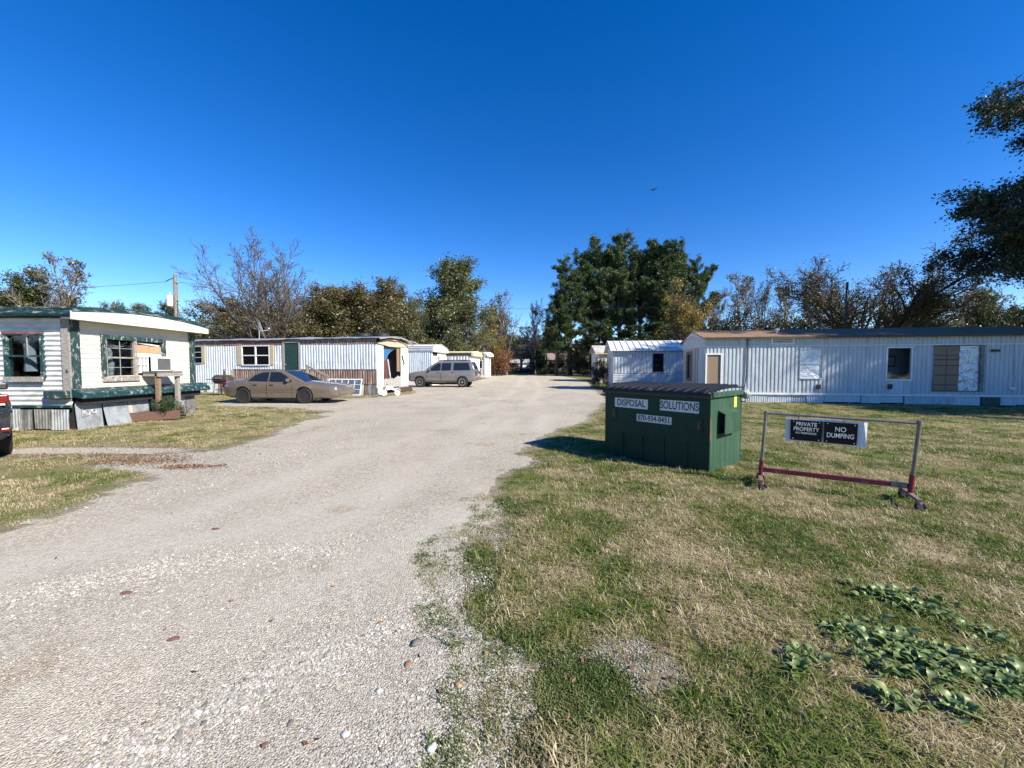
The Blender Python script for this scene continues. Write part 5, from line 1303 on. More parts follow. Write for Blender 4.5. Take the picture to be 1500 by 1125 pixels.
def car(sp):
    """car along +x; sp: stations (x, zb, zd, half width), cabin outline, wheels, materials"""
    st = sp['st']; xs_ = [s[0] for s in st]
    zb = lambda x: float(np.interp(x, xs_, [s[1] for s in st])); zd = lambda x: float(np.interp(x, xs_, [s[2] for s in st])); hw = lambda x: float(np.interp(x, xs_, [s[3] for s in st]))
    GZ_ = [0, .0, .10, .30, .55, .78, .93, 1.0, 1.0]; GY_ = [0, .82, .95, .985, 1.0, .985, .945, .84, 0]
    gy = lambda t: float(np.interp(t, GZ_[1:8], GY_[1:8]))
    sy = lambda x, z: hw(x) * gy((z - zb(x)) / (zd(x) - zb(x)))
    t = empty(sp['name'], sp['loc'], sp['rz'], sp['label'], sp['cat'])
    b = MB(); rings = []
    xx = []
    for i in range(len(xs_) - 1):
        n = max(1, int((xs_[i + 1] - xs_[i]) / .22))
        xx += [xs_[i] + (xs_[i + 1] - xs_[i]) * k / n for k in range(n)]
    xx.append(xs_[-1])
    for x in xx:
        ring = [(x, hw(x) * GY_[k] * 1.0, zb(x) + (zd(x) - zb(x)) * GZ_[k] + (.03 if k == 8 else 0)) for k in range(9)]
        rings.append(ring + [(x, -q[1], q[2]) for q in ring[7:0:-1]])
    n = len(rings[0]); o_ = len(b.v)
    for r_ in rings: b.v.extend(r_)
    for i in range(len(rings) - 1):
        for k in range(n):
            k2 = (k + 1) % n; b.f.append((o_ + i * n + k, o_ + i * n + k2, o_ + (i + 1) * n + k2, o_ + (i + 1) * n + k))
    b.f.append(tuple(o_ + k for k in range(n))[::-1]); b.f.append(tuple(o_ + (len(rings) - 1) * n + k for k in range(n)))
    body = b.build("body", sp['paint'], t, smooth=True)
    t.scale = (sp.get('sx', 1), 1, sp.get('sz', 1))
    cut = []
    for wx in sp['wx']:
        for s_ in (-1, 1):
            c = MB(); c.lathe([(sp['wr'] + .06, -.35), (sp['wr'] + .06, .35)], 28, Matrix.Translation((wx, s_ * (hw(wx) - .12), sp['wr'] + .01)) @ Matrix.Rotation(R(90), 4, 'X'))
            cut.append(c.build("cutter", None))
    bool_cut(body, cut)
    # cabin
    cb = sp['cabin']          # [(x, z, y)] going from rear base over the roof to the windscreen base
    c = MB(); m_ = len(cb)
    for s_ in (1, -1): c.v.extend([(p[0], s_ * p[2], p[1]) for p in cb])
    c.f.append(tuple(range(m_))); c.f.append(tuple(range(m_, 2 * m_))[::-1])
    for i in range(m_):
        j = (i + 1) % m_; c.f.append((i, i + m_, j + m_, j))
    cabo = c.build("cabin", sp['paint'], t, smooth=True, bevel=sp.get('cbev', .045))
    # side windows: glass follows the leaning side, slightly proud
    def cy(x, z):
        z0_ = sp['belt']; y0_ = sp['cy0']; y1_ = sp['cy1']; zr_ = sp['roof']
        return y0_ + (y1_ - y0_) * (z - z0_) / (zr_ - z0_)
    for poly in sp['side_win']:
        for s_ in (1, -1):
            g = MB(); g.poly([(x, s_ * (cy(x, z) + .004), z) for x, z in poly], (0, s_ * .006, 0)); g.build("side_window", sp['glass'], t)
            tr_ = MB()
            for i in range(len(poly)):
                (xa, za), (xb, zb_) = poly[i], poly[(i + 1) % len(poly)]
                tr_.bar((xa, s_ * (cy(xa, za) + .008), za), (xb, s_ * (cy(xb, zb_) + .008), zb_), .014, .012)
            tr_.build("window_trim", sp.get('wtrim', M_blacktrim), t)
    for nm, (pa, pb_) in (("rear_window", sp['rear_win']), ("windscreen", sp['wind'])):
        # quad between two cross bars (x, z, y)
        nrm = Vector((pb_[1] - pa[1], 0, -(pb_[0] - pa[0]))).normalized()
        if nrm.z < 0: nrm = -nrm
        q = [Vector((pa[0], pa[2], pa[1])), Vector((pa[0], -pa[2], pa[1])), Vector((pb_[0], -pb_[2], pb_[1])), Vector((pb_[0], pb_[2], pb_[1]))]
        g = MB(); g.poly([v + nrm * .006 for v in q], nrm * .008); g.build(nm, sp['glass'], t)
    # wheels
    for wx in sp['wx']:
        for s_ in (1, -1):
            M = Matrix.Translation((wx, s_ * (hw(wx) - .115), sp['wr'])) @ Matrix.Rotation(R(-90 * s_), 4, 'X')
            wr, rr_ = sp['wr'], sp['rr']
            g = MB(); g.lathe([(rr_, -.10), (wr - .03, -.105), (wr, -.08), (wr, .08), (wr - .03, .105), (rr_ + .02, .10), (rr_, .085)], 28, M); wo = g.build("wheel", M_rubber, t, smooth=True)
            g = MB()
            if sp['spokes']:
                g.lathe([(rr_ + .003, .06), (rr_ + .003, .095), (rr_ - .03, .095), (rr_ - .03, .05)], 28, M)
                g.lathe([(0, .088), (.06, .086), (.065, .05)], 12, M)
                for k in range(sp['spokes']):
                    a = 2 * math.pi * k / sp['spokes']; d_ = Vector((math.cos(a), math.sin(a), 0)); e_ = Vector((-math.sin(a), math.cos(a), 0))
                    q = [d_ * .05 - e_ * .03, d_ * .05 + e_ * .03, d_ * (rr_ - .02) + e_ * .045, d_ * (rr_ - .02) - e_ * .045]
                    g.poly([M @ (v + Vector((0, 0, .062))) for v in q], (M.to_3x3() @ Vector((0, 0, .022))))
                g.lathe([(0, .03), (rr_, .03)], 20, M)
            else:
                g.lathe([(0, .075), (.05, .075), (.075, .06), (rr_ * .62, .05), (rr_ * .72, .07), (rr_ * .9, .06), (rr_ + .002, .095)], 24, M)
            g.build("rim", sp['rim'], wo, smooth=True)
    # doors: shells a few millimetres proud, with handles
    for (xa, xb, z0_, z1_) in sp['doors']:
        for s_ in (1, -1):
            g = MB()
            def fn(u, v):
                x = xa + (xb - xa) * u; lo = z0_(x) if callable(z0_) else z0_
                z = lo + (z1_ - lo) * v; return (x, s_ * (sy(x, z) + .006), z)
            g.grid(fn, 8, 8); do = g.build("door", sp['paint'], t, smooth=True, recalc=False, angle=60)
            for xe in (xa - .008, xb + .008):
                g = MB(); g.tube([(xe, s_ * (sy(xe, z0_ + (z1_ - z0_) * q / 6) + .001), z0_ + (z1_ - z0_) * q / 6) for q in range(7)], .008, 5); g.build("door_gap", M_dark, do)
            hx = xa + .12; g = MB(); zz = z1_ - .10; g.bar((hx, s_ * (sy(hx, zz) + .018), zz), (hx + .16, s_ * (sy(hx + .16, zz) + .018), zz), .03, .028); g.build("handle", sp.get('handle', M_blacktrim), do)
    for (nm, m, xa, xb, z0_, z1_, pr) in sp['strips']:
        for s_ in (1, -1):
            g = MB(); g.grid(lambda u, v: (xa + (xb - xa) * u, s_ * (sy(xa + (xb - xa) * u, z0_ + (z1_ - z0_) * v) + pr), z0_ + (z1_ - z0_) * v), 10, 2); o = g.build(nm, m, t); q = o.modifiers.new("s", 'SOLIDIFY'); q.thickness = .012
    mx = sp['mirror']
    for s_ in (1, -1):
        g = MB(); g.box(mx - .05, mx + .05, s_ * (sp['cy0'] + .02) if s_ > 0 else s_ * (sp['cy0'] + .2), s_ * (sp['cy0'] + .2) if s_ > 0 else s_ * (sp['cy0'] + .02), sp['belt'] + .0, sp['belt'] + .14); g.build("mirror", sp.get('mirm', sp['paint']), t, bevel=.03)
    for (nm, m, x0_, x1_, y0_, y1_, z0_, z1_) in sp['boxes']:
        both = [1, -1] if y0_ >= 0.15 else [1]
        for s_ in both:
            ya, yb = (y0_, y1_) if s_ > 0 else (-y1_, -y0_)
            g = MB(); g.box(x0_, x1_, ya, yb, z0_, z1_); g.build(nm, m, t, bevel=min(.02, (x1_ - x0_) / 3, (z1_ - z0_) / 3))
    b = MB(); b.box(sp['wx'][0] + .1, sp['wx'][1] - .1, -.7, .7, .2, .3); b.build("underbody", M_dark, t)
    return t

def paint(name, c, r=.2):
    m = mat(name, c, r, .15, vary=.06, coat=1.0, dirt=tuple(q * .85 + .03 for q in c), dirt_amt=.15); return m
M_gold = paint("tan_car_paint", (.155, .125, .094)); M_wgrey = paint("grey_car_paint", (.19, .182, .17)); M_dsuv = paint("dark_grey_car_paint", (.025, .028, .034))
M_carglass = mat("car_glass", (.012, .015, .018), .04, spec=.8, vary=.02)
M_redlamp = mat("red_lamp", (.17, .004, .006), .2, coat=.6, vary=.1); M_lamp = mat("clear_lamp", (.60, .58, .52), .12, coat=.8); M_steel = mat("black_steel_rim", (.045, .045, .045), .4, .4); M_alloy = mat("silver_rim", (.46, .46, .46), .35, .6)
M_blackpl = mat("black_bumper_plastic", (.03, .03, .032), .6); M_greycl = mat("grey_cladding", (.13, .13, .13), .6)
M_clear = mat("amber_lens", (.45, .16, .02), .2); M_plate = mat("number_plate", (.6, .6, .58), .5)
car(dict(name="sedan", label="tan four-door sedan parked in front of the ribbed home with the green door", cat="car", loc=(-12.0, 16.95, 0), rz=R(-3), sx=.965,
    st=[(0, .42, .76, .74), (.08, .30, .88, .80), (.4, .24, .96, .89), (1.2, .20, .94, .92), (2.6, .19, .91, .925), (3.6, .19, .91, .92), (4.2, .20, .84, .90), (4.75, .21, .77, .87), (5.0, .24, .70, .79), (5.10, .30, .60, .66)],
    cabin=[(.72, .90, .80), (.98, 1.02, .75), (1.42, 1.26, .65), (1.85, 1.365, .615), (2.3, 1.39, .61), (2.62, 1.345, .62), (2.95, 1.21, .67), (3.72, .87, .80)], belt=.90, roof=1.37, cy0=.80, cy1=.615, cbev=.05,
    side_win=[[(1.16, .945), (2.02, .925), (2.02, 1.295), (1.72, 1.275), (1.42, 1.17)], [(2.10, .925), (3.10, .915), (2.80, 1.14), (2.50, 1.29), (2.10, 1.30)]],
    rear_win=((.90, .985, .62), (1.38, 1.24, .56)), wind=((2.68, 1.325, .54), (3.62, .915, .70)), glass=M_carglass, paint=M_gold, wx=(.98, 3.68), wr=.325, rr=.20, spokes=0, rim=M_steel,
    doors=[(1.35, 2.04, .27, .88), (2.07, 3.14, .27, .88)], strips=[("side_moulding", M_gold, 1.42, 3.22, .48, .54, .012)], mirror=2.98, wtrim=M_blacktrim,
    boxes=[("headlight", M_lamp, 4.80, 5.0, .38, .74, .60, .70), ("tail_light", M_redlamp, -.01, .2, .35, .80, .66, .86), ("front_bumper", M_gold, 4.9, 5.13, -.68, .68, .38, .54), ("marker_lamp", M_clear, 4.72, 4.8, .835, .86, .50, .54), ("number_plate", M_plate, -.03, 0, -.15, .15, .62, .74)]))
b = None
car(dict(name="station_wagon", label="grey long-bodied sport utility wagon parked beside the lane, seen from its left rear", cat="car", loc=(-2.55, 29.6, gz(-4, 29)), rz=R(180 - 6), sz=1.05,
    st=[(0, .55, 1.03, .84), (.06, .48, 1.14, .89), (.4, .40, 1.21, .93), (1.2, .38, 1.21, .94), (3.6, .36, 1.18, .94), (3.95, .36, 1.17, .94), (4.7, .38, 1.11, .93), (5.15, .44, 1.02, .88), (5.28, .52, .88, .80)],
    cabin=[(.08, 1.10, .85), (.26, 1.56, .74), (.42, 1.84, .68), (1.6, 1.90, .68), (2.85, 1.86, .67), (3.1, 1.77, .69), (4.0, 1.12, .82)], belt=1.18, roof=1.86, cy0=.85, cy1=.68, cbev=.05,
    side_win=[[(.46, 1.25), (1.70, 1.24), (1.70, 1.73), (.60, 1.74)], [(1.93, 1.24), (2.60, 1.23), (2.60, 1.72), (1.93, 1.73)], [(2.72, 1.23), (3.66, 1.21), (3.16, 1.57), (2.93, 1.70), (2.72, 1.71)]],
    rear_win=((.16, 1.28, .68), (.35, 1.74, .60)), wind=((3.18, 1.74, .58), (3.90, 1.21, .72)), glass=M_carglass, paint=M_wgrey, wx=(1.05, 4.30), wr=.385, rr=.24, spokes=5, rim=M_alloy,
    doors=[(1.58, 2.64, .46, 1.16), (2.68, 3.76, .46, 1.14)], strips=[("cladding", M_greycl, 1.50, 3.8, .36, .50, .014)], mirror=3.5,
    boxes=[("headlight", M_lamp, 5.05, 5.24, .45, .78, .72, .88), ("tail_light", M_redlamp, -.015, .10, .72, .875, .84, 1.10), ("rear_bumper", M_greycl, -.12, .2, -.68, .68, .5, .7), ("roof_rail", M_blackpl, .7, 2.9, .56, .62, 1.885, 1.95), ("number_plate", M_plate, -.04, -.0, -.15, .15, .82, .95)]))
hx, hy = -.82, .57
rz_ = math.atan2(hy, hx)
cxr = Vector((-7.97, 6.2, 0)) - Vector((hy, -hx, 0)) * .90
car(dict(name="parked_car", label="dark grey crossover at the left edge, only its rear corner with red tail light showing", cat="car", loc=(cxr.x, cxr.y, 0), rz=rz_,
    st=[(0, .40, .95, .80), (.05, .34, 1.02, .87), (.35, .30, 1.08, .91), (1.2, .26, 1.08, .92), (3.4, .25, 1.02, .92), (4.0, .26, .98, .90), (4.5, .32, .86, .78), (4.65, .4, .74, .6)],
    cabin=[(.06, 1.0, .78), (.40, 1.45, .66), (.7, 1.62, .62), (1.6, 1.68, .62), (2.6, 1.62, .62), (3.4, 1.02, .78)], belt=1.05, roof=1.64, cy0=.80, cy1=.62,
    side_win=[[(.75, 1.12), (1.8, 1.1), (1.8, 1.5), (.95, 1.5)], [(1.9, 1.1), (2.95, 1.08), (2.5, 1.48), (1.9, 1.5)]],
    rear_win=((.16, 1.12, .62), (.46, 1.5, .54)), wind=((2.7, 1.55, .52), (3.3, 1.1, .66)), glass=M_carglass, paint=M_dsuv, wx=(.95, 3.6), wr=.35, rr=.22, spokes=5, rim=M_alloy,
    doors=[(1.3, 2.1, .36, 1.03), (2.14, 3.1, .36, 1.0)], strips=[("wheel_cladding", M_blackpl, 0.02, .5, .34, .5, .01)], mirror=2.9,
    boxes=[("tail_light", M_redlamp, -.02, .18, .42, .86, .93, 1.07), ("reverse_lamp", M_lamp, -.04, -.02, .55, .82, .90, .93), ("reflector", M_redlamp, -.015, .03, .76, .855, .48, .54), ("bumper_lip", M_blackpl, -.045, .3, -.68, .68, .30, .42), ("number_plate", M_plate, -.03, -.0, -.15, .15, .74, .86)]))

# ---------------------------------------------------------------- grill, toy, step things by the ribbed home
GR = empty("barrel_grill", (-15.3, 20.6, 0), R(-12), "rusty black barrel grill standing on the grass beside the ribbed home", "grill")
M_grill = mat("rusty_black_barrel", (.05, .038, .033), .6, vary=.35, dirt=(.17, .10, .07), dirt_amt=.45, dscale=5)
b = MB(); b.lathe([(0, -.46), (.22, -.46), (.24, -.44), (.24, .44), (.22, .46), (0, .46)], 18, Matrix.Translation((0, 0, .86)) @ Matrix.Rotation(R(90), 4, 'Y')); b.build("barrel", M_grill, GR, smooth=True)
b = MB(); b.tube([(.1, 0, 1.08), (.1, 0, 1.32)], .05, 10); b.lathe([(0, 0), (.09, 0), (.07, .04), (0, .06)], 10, Matrix.Translation((.1, 0, 1.34))); b.build("chimney", M_grill, GR)
for (xx, yy) in ((-.36, -.17), (.36, -.17), (-.36, .17), (.36, .17)): b = MB(); b.tube([(xx, yy, .75), (xx * 1.1, yy * 1.3, 0)], .02, 6); b.build("leg", M_grill, GR)
boxo("side_shelf", M_blacktrim, GR, -.92, -.48, -.18, .18, .84, .87); boxo("rack", M_blacktrim, GR, -.36, .36, -.17, .17, .3, .33)
boxo("handle", M_alu, GR, -.2, .2, -.29, -.26, .92, .95)
b = MB()
GT = empty("gas_bottle", (-14.55, 20.35, 0), 0, "small white gas bottle beside the barrel grill", "gas bottle")
b.lathe([(.10, 0), (.10, .03), (.15, .07), (.155, .3), (.12, .4), (.04, .43), (.04, .47)], 16); b.build("tank", M_white, GT, smooth=True)
b = MB(); b.lathe([(.10, .42), (.10, .53), (.09, .53), (.09, .42)], 14); b.build("collar", M_white, GT)
TB = empty("toy_motorcycle", (-6.72, 20.45, 0), R(25), "white plastic toy motorcycle standing on grass at the open end of the home", "toy motorcycle")
for (xx, r_) in ((-.02, .155), (.66, .15)):
    b = MB(); b.lathe([(r_ * .55, -.05), (r_ - .01, -.055), (r_, -.03), (r_, .03), (r_ - .01, .055), (r_ * .55, .05)], 20, Matrix.Translation((xx, 0, r_)) @ Matrix.Rotation(R(90), 4, 'X')); wo = b.build("wheel", M_whitebright, TB, smooth=True)
    b = MB(); b.lathe([(0, -.04), (r_ * .5, -.035), (r_ * .5, .035), (0, .04)], 14, Matrix.Translation((xx, 0, r_)) @ Matrix.Rotation(R(90), 4, 'X')); b.build("hub", M_blacktrim, wo)
b = MB(); b.tube([(-.02, -.075, .155), (.10, -.06, .42), (.15, 0, .56)], .02, 6); b.tube([(-.02, .075, .155), (.10, .06, .42), (.15, 0, .56)], .02, 6); b.build("fork", M_whitebright, TB)
b = MB(); b.tube([(.16, -.22, .62), (.14, -.06, .57), (.14, .06, .57), (.16, .22, .62)], .016, 6); b.build("handlebar", M_blacktrim, TB)
b = MB(); b.grid(lambda u, v: (.10 + .55 * u, (v - .5) * .2 * (1 - .4 * abs(u - .5)), .33 + .16 * math.sin(math.pi * (1 - u) * .8) - .6 * (v - .5) ** 2), 8, 6); o = b.build("body_shell", M_whitebright, TB, smooth=True); q = o.modifiers.new("s", 'SOLIDIFY'); q.thickness = .08
b = MB(); b.grid(lambda u, v: (.36 + .36 * u, (v - .5) * .17, .43 + .06 * u * u), 5, 3); o = b.build("seat", M_blacktrim, TB); q = o.modifiers.new("s", 'SOLIDIFY'); q.thickness = .05
b = MB(); b.grid(lambda u, v: (.5 + .34 * u, (v - .5) * .18, .36 + .05 * math.sin(3 * u) - .16 * max(0, u - .5)), 5, 3); o = b.build("rear_fender", M_whitebright, TB, smooth=True); q = o.modifiers.new("s", 'SOLIDIFY'); q.thickness = .03

# ---------------------------------------------------------------- power pole, wires, second pole
M_pole = wood("grey_brown_pole", (.14, .105, .085), (.30, .25, .21), stretch=(6, 6, .6))
PP = empty("utility_pole", (-25.7, 30.0, 0), 0, "weathered brown wooden power pole with white transformer behind the cream home", "utility pole")
b = MB(); b.tube([(0, 0, 0), (0, 0, 8.55)], [.17, .125], 12); b.build("shaft", M_pole, PP, smooth=True)
b = MB(); b.lathe([(0, 0), (.20, 0), (.22, .03), (.22, .74), (.19, .80), (0, .82)], 18, Matrix.Translation((-.40, -.05, 6.15))); tr_ = b.build("transformer", M_whitebright, PP, smooth=True)
b = MB(); b.tube([(-.40, -.05, 6.96), (-.40, -.05, 7.22)], [.05, .03], 8); b.build("bushing", M_whitebright, tr_)
b = MB(); b.tube([(-.60, -.12, 6.8), (-.70, -.15, 6.4), (-.55, -.15, 6.0), (-.2, -.1, 5.9), (0, -.13, 6.3)], .018, 5); b.build("cable_loop", M_blacktrim, tr_)
b = MB(); b.tube([(0, -.1, 8.3), (-.4, -.1, 8.15), (-.62, -.1, 8.02)], .03, 6); b.build("bracket", M_blacktrim, PP)
for zz in (7.9, 6.55): b = MB(); b.lathe([(.03, 0), (.08, .02), (.08, .1), (.04, .16), (0, .17)], 8, Matrix.Translation((.2, -.05, zz))); b.build("insulator", mat("glass_insulator", (.2, .3, .3), .2), PP)
def wire(pts, sag, lab, r_=.012):
    p0, p1 = Vector(pts[0]), Vector(pts[1]); q = []
    for i in range(17):
        t = i / 16; v = p0.lerp(p1, t); v.z -= sag * 4 * t * (1 - t); q.append(v)
    b = MB(); b.tube(q, r_, 4); o = b.build("power_line", M_blacktrim); o['label'] = lab; o['category'] = "wire"; o['group'] = "wires at the wooden pole"
P0 = Vector((-25.7, 30, 0))
wire((P0 + Vector((-.1, 0, 5.95)), (-46, 36, 5.6)), .5, "lower black wire running left from the wooden pole", .022)
wire((P0 + Vector((-.6, -.1, 8.0)), (-75, 34, 8.8)), .9, "upper thin wire running left from the top of the wooden pole")
wire((P0 + Vector((.1, 0, 6.4)), (-17.2, 23.9, 3.3)), .25, "service wire running down from the pole to the ribbed home", .022)
wire((P0 + Vector((.15, 0, 8.0)), (30, 62, 11.5)), 1.4, "thin wire running right from the pole top towards the pines")
wire((P0 + Vector((-.1, -.1, 6.1)), (-13.2, 12.0, 3.0)), .5, "service wire dropping from the pole to the cream home roof", .016)
P2 = empty("utility_pole", (20.9, 24.5, 0), 0, "slim dark pole standing behind the long pale home in front of the spreading oak", "utility pole")
b = MB(); b.tube([(0, 0, 0), (0, 0, 6.8)], [.10, .07], 10); b.build("shaft", mat("dark_pole", (.06, .055, .05), .9, vary=.3), P2, smooth=True)
b = MB(); b.box(-.05, .05, -.12, -.09, 5.6, 6.3); b.build("bracket", M_alu, P2)

# ---------------------------------------------------------------- far houses and cars seen through the gap
def far_house(loc, rz, w_, d_, h_, m, rmat, lab, door=True):
    t = empty("house", (loc[0], loc[1], gz(*loc)), rz, lab, "house", "houses beyond the trees")
    b = MB(); b.box(0, w_, 0, d_, -.3, h_); b.build("wall", m, t)
    b = MB(); b.poly([(-.3, -.4, h_), (-.3, d_ + .4, h_), (-.3, d_ / 2, h_ + d_ * .28)], (w_ + .6, 0, 0)); b.build("roof", rmat, t)
    for k in range(int(w_ // 2.6)):
        b = MB(); x_ = .7 + k * 2.6; b.box(x_, x_ + 1.1, -.06, -.002, .9, 2.0); f_ = b.build("window", M_white, t)
        b = MB(); b.box(x_ + .08, x_ + 1.02, -.075, -.062, .98, 1.92); b.build("pane", M_darkglass, f_)
    return t
far_house((-0.5, 104), 0, 5, 4, 1.8, M_white, mat("grey_shingle", (.3, .3, .29), .8), "pale house with grey roof far off behind the bare tree trunk")
far_house((8.2, 92), R(-5), 6, 6, 2.6, mat("brown_far_wall", (.33, .25, .21), .8), mat("brown_shingle", (.25, .19, .16), .9), "brownish house far off left of the pines")
far_house((-34, 88), R(8), 11, 7, 2.8, M_beige, mat("grey_shingle", (.3, .3, .29), .8), "beige house far off behind the left trees")
def far_car(loc, rz, m, lab):
    t = empty("far_car", (loc[0], loc[1], gz(*loc)), rz, lab, "car", "cars far off beyond the trees")
    b = MB(); b.poly([(0, -.85, .35), (4.5, -.85, .35), (4.55, -.85, .75), (3.4, -.85, .95), (.1, -.85, 1.0)], (0, 1.7, 0)); b.build("body", m, t, bevel=.08)
    b = MB(); b.poly([(.5, -.74, .98), (3.3, -.74, .96), (2.5, -.66, 1.45), (1.0, -.66, 1.48)], (0, 1.45, 0)); b.build("cabin", M_carglass, t, bevel=.05)
    b = MB(); b.poly([(1.0, -.68, 1.485), (2.5, -.68, 1.455), (2.5, -.68, 1.49), (1.0, -.68, 1.52)], (0, 1.4, 0)); b.build("roof", m, t)
    for xx in (.9, 3.6):
        for yy in (-.8, .8): b = MB(); b.lathe([(0, -.1), (.3, -.1), (.32, 0), (.3, .1), (0, .1)], 14, Matrix.Translation((xx, yy, .32)) @ Matrix.Rotation(R(90), 4, 'X')); b.build("wheel", M_rubber, t)
far_car((2.6, 86), R(10), M_whitebright, "white car parked far off between the trunks at the end of the lane")
far_car((-1.2, 90), R(-8), M_wgrey, "grey car parked far off in front of the pale house")

# ---------------------------------------------------------------- bird
BD = empty("bird", (14.28, 40.0, 19.35), R(40), "tiny dark bird flying high in the clear blue sky", "bird")
b = MB(); b.lathe([(0, -.17), (.03, -.13), (.055, -.02), (.045, .08), (.03, .12), (.02, .16), (0, .20)], 10, Matrix.Rotation(R(90), 4, 'Y'))
for s_ in (-1, 1): b.poly([(.06, s_ * .03, .02), (.10, s_ * .22, .07), (.02, s_ * .42, .04), (-.06, s_ * .22, .06), (-.07, s_ * .03, .02)], (0, 0, .012))
b.poly([(-.14, -.03, 0), (-.30, -.07, 0), (-.30, .07, 0), (-.14, .03, 0)], (0, 0, .01)); b.build("body", mat("dark_feathers", (.03, .028, .027), .8), BD)
# ---------------------------------------------------------------- trees
M_bark = mat("bark_dark", (.075, .06, .048), .95, vary=.3, bump=.6, bscale=12)
M_barkgrey = mat("bark_grey", (.19, .165, .14), .95, vary=.3, bump=.6, bscale=12)
M_barkpale = mat("bark_pale", (.30, .27, .235), .95, vary=.25, bump=.5, bscale=12)
class Tree:
    """grows trunk, limbs, boughs and twigs; remembers where leaves may sit"""
    def __init__(s, seed, lens, ratio, kids, ang, start, wob, trop, r0, rk, lmax, shape=.5):
        s.rr = random.Random(seed); s.wood = MB(); s.twig = MB(); s.tips = []
        s.lens, s.ratio, s.kids, s.ang, s.start, s.wob, s.trop, s.rk, s.lmax, s.shape = lens, ratio, kids, ang, start, wob, trop, rk, lmax, shape
        s.grow(Vector((0, 0, 0)), Vector((0, 0, 1)), lens, r0, 0)
    def grow(s, p, d, L, r, lev):
        rr = s.rr; n = (8, 6, 5, 4, 3, 2)[lev]
        pts = [p.copy()]; dirs = [d.copy()]; rs = [r]
        for i in range(n):
            w_ = s.wob[min(lev, len(s.wob) - 1)]
            d = (d + Vector((rr.gauss(0, w_), rr.gauss(0, w_), rr.gauss(0, w_) + s.trop[min(lev, len(s.trop) - 1)]))).normalized()
            p = p + d * (L / n); pts.append(p.copy()); dirs.append(d.copy()); rs.append(max(r * (1 - (.72 if lev else .62) * (i + 1) / n), .011))
        (s.wood if lev < 2 else s.twig).tube(pts, rs, (9, 6, 4, 3, 3, 3)[lev], cap=False)
        if lev >= s.lmax - 1:
            for i in range(1, len(pts)): s.tips.append((pts[i], lev))
        if lev < s.lmax:
            k = s.kids[lev]; az = rr.uniform(0, 6.28)
            for j in range(k):
                t = s.start[lev] + (1 - s.start[lev]) * (j + rr.uniform(.1, .9)) / k
                i = min(n - 1, int(t * n)); u = t * n - i
                q = pts[i].lerp(pts[i + 1], u); dd = dirs[i + 1]
                az += 2.4 + rr.uniform(-.5, .5)
                e = dd.orthogonal().normalized(); e = Matrix.Rotation(az, 3, dd) @ e
                a = s.ang[lev] * rr.uniform(.65, 1.25) * (1 - .35 * t if lev == 0 else 1)
                nd = (dd * math.cos(a) + e * math.sin(a)).normalized()
                s.grow(q, nd, L * s.ratio[lev] * rr.uniform(.65, 1.15) * (1 - s.shape * abs(t - .35) if lev == 0 else 1 - .35 * t), rs[i] * s.rk, lev + 1)

def leafmesh(name, P, size, aspect, seed, mats, droop=.0, curl=True):
    """one rhombus-shaped leaf per point"""
    g = np.random.default_rng(seed); n = len(P)
    d = g.normal(size=(n, 3)); d[:, 2] -= droop; d /= np.linalg.norm(d, axis=1)[:, None]
    t = g.normal(size=(n, 3)); s_ = np.cross(d, t); s_ /= np.linalg.norm(s_, axis=1)[:, None]; nn = np.cross(d, s_)
    L_ = (size * g.uniform(.6, 1.3, n))[:, None]; W_ = L_ * aspect
    a = P; b_ = P + d * L_ * .5 + s_ * W_ / 2 + nn * L_ * .06; c = P + d * L_; e = P + d * L_ * .5 - s_ * W_ / 2 + nn * L_ * .06
    co = np.stack([a, b_, c, e], 1).reshape(-1, 3)
    me = bpy.data.meshes.new(name)
    me.vertices.add(4 * n); me.vertices.foreach_set('co', co.astype(np.float32).ravel())
    me.loops.add(4 * n); me.loops.foreach_set('vertex_index', np.arange(4 * n, dtype=np.int32))
    me.polygons.add(n); me.polygons.foreach_set('loop_start', np.arange(0, 4 * n, 4, dtype=np.int32))
    me.update(calc_edges=True); me.materials.append(mats)
    return me
def leafpts(tree, n, spread, seed, lo=None, keep=1.0):
    g = np.random.default_rng(seed)
    T = np.array([tuple(p) for p, l in tree.tips])
    if keep < 1: # leaves hang on in clumps
        q = np.array([noise.noise(Vector(p) * .55 + Vector((seed, 0, 0))) for p in T]); T = T[q > np.quantile(q, 1 - keep)]
    i = g.integers(0, len(T), n)
    return T[i] + g.normal(0, spread, (n, 3))
PROTO = {}
def proto(key, tree, bark, leaf=None):
    """mesh data of one tree kind, scaled to height 1"""
    zmax = max(max(v[2] for v in tree.twig.v), max(v[2] for v in tree.wood.v))
    zs = sorted(v[2] for v in tree.twig.v); xs_ = sorted(math.hypot(v[0], v[1]) for v in tree.twig.v)
    zmax = zs[int(len(zs) * .995)]; rad = xs_[int(len(xs_) * .97)]
    PROTO[key] = (tree, zmax, rad, bark, leaf)
    out = []
    for nm, mbx in (("trunk", tree.wood), ("twigs", tree.twig)):
        me = bpy.data.meshes.new(nm); me.from_pydata(mbx.v, [], mbx.f); me.materials.append(bark); me.shade_smooth(); out.append((nm, me))
    if leaf: out.append(("crown", leaf))
    PROTO[key] = (out, zmax, rad)
def plant(key, x, y, h, wid, label, rz=None, leaf=None, name="tree", group=None, cat="tree"):
    out, zmax, rad = PROTO[key]
    t = empty(name, (x, y, gz(x, y) - .05), rz if rz is not None else random.uniform(0, 6.28), label, cat, group)
    t.scale = (wid / 2 / rad, wid / 2 / rad, h / zmax)
    for nm, me in out:
        if nm == "crown" and leaf is not None: me = leaf
        o = bpy.data.objects.new(nm, me); COL.objects.link(o); o.parent = t
    return t
def px(p, Y): return (p - 750) / 570 * Y
def htop(py, Y): return 1.5 + (538 - py) * Y / 570 - gz(0, Y)

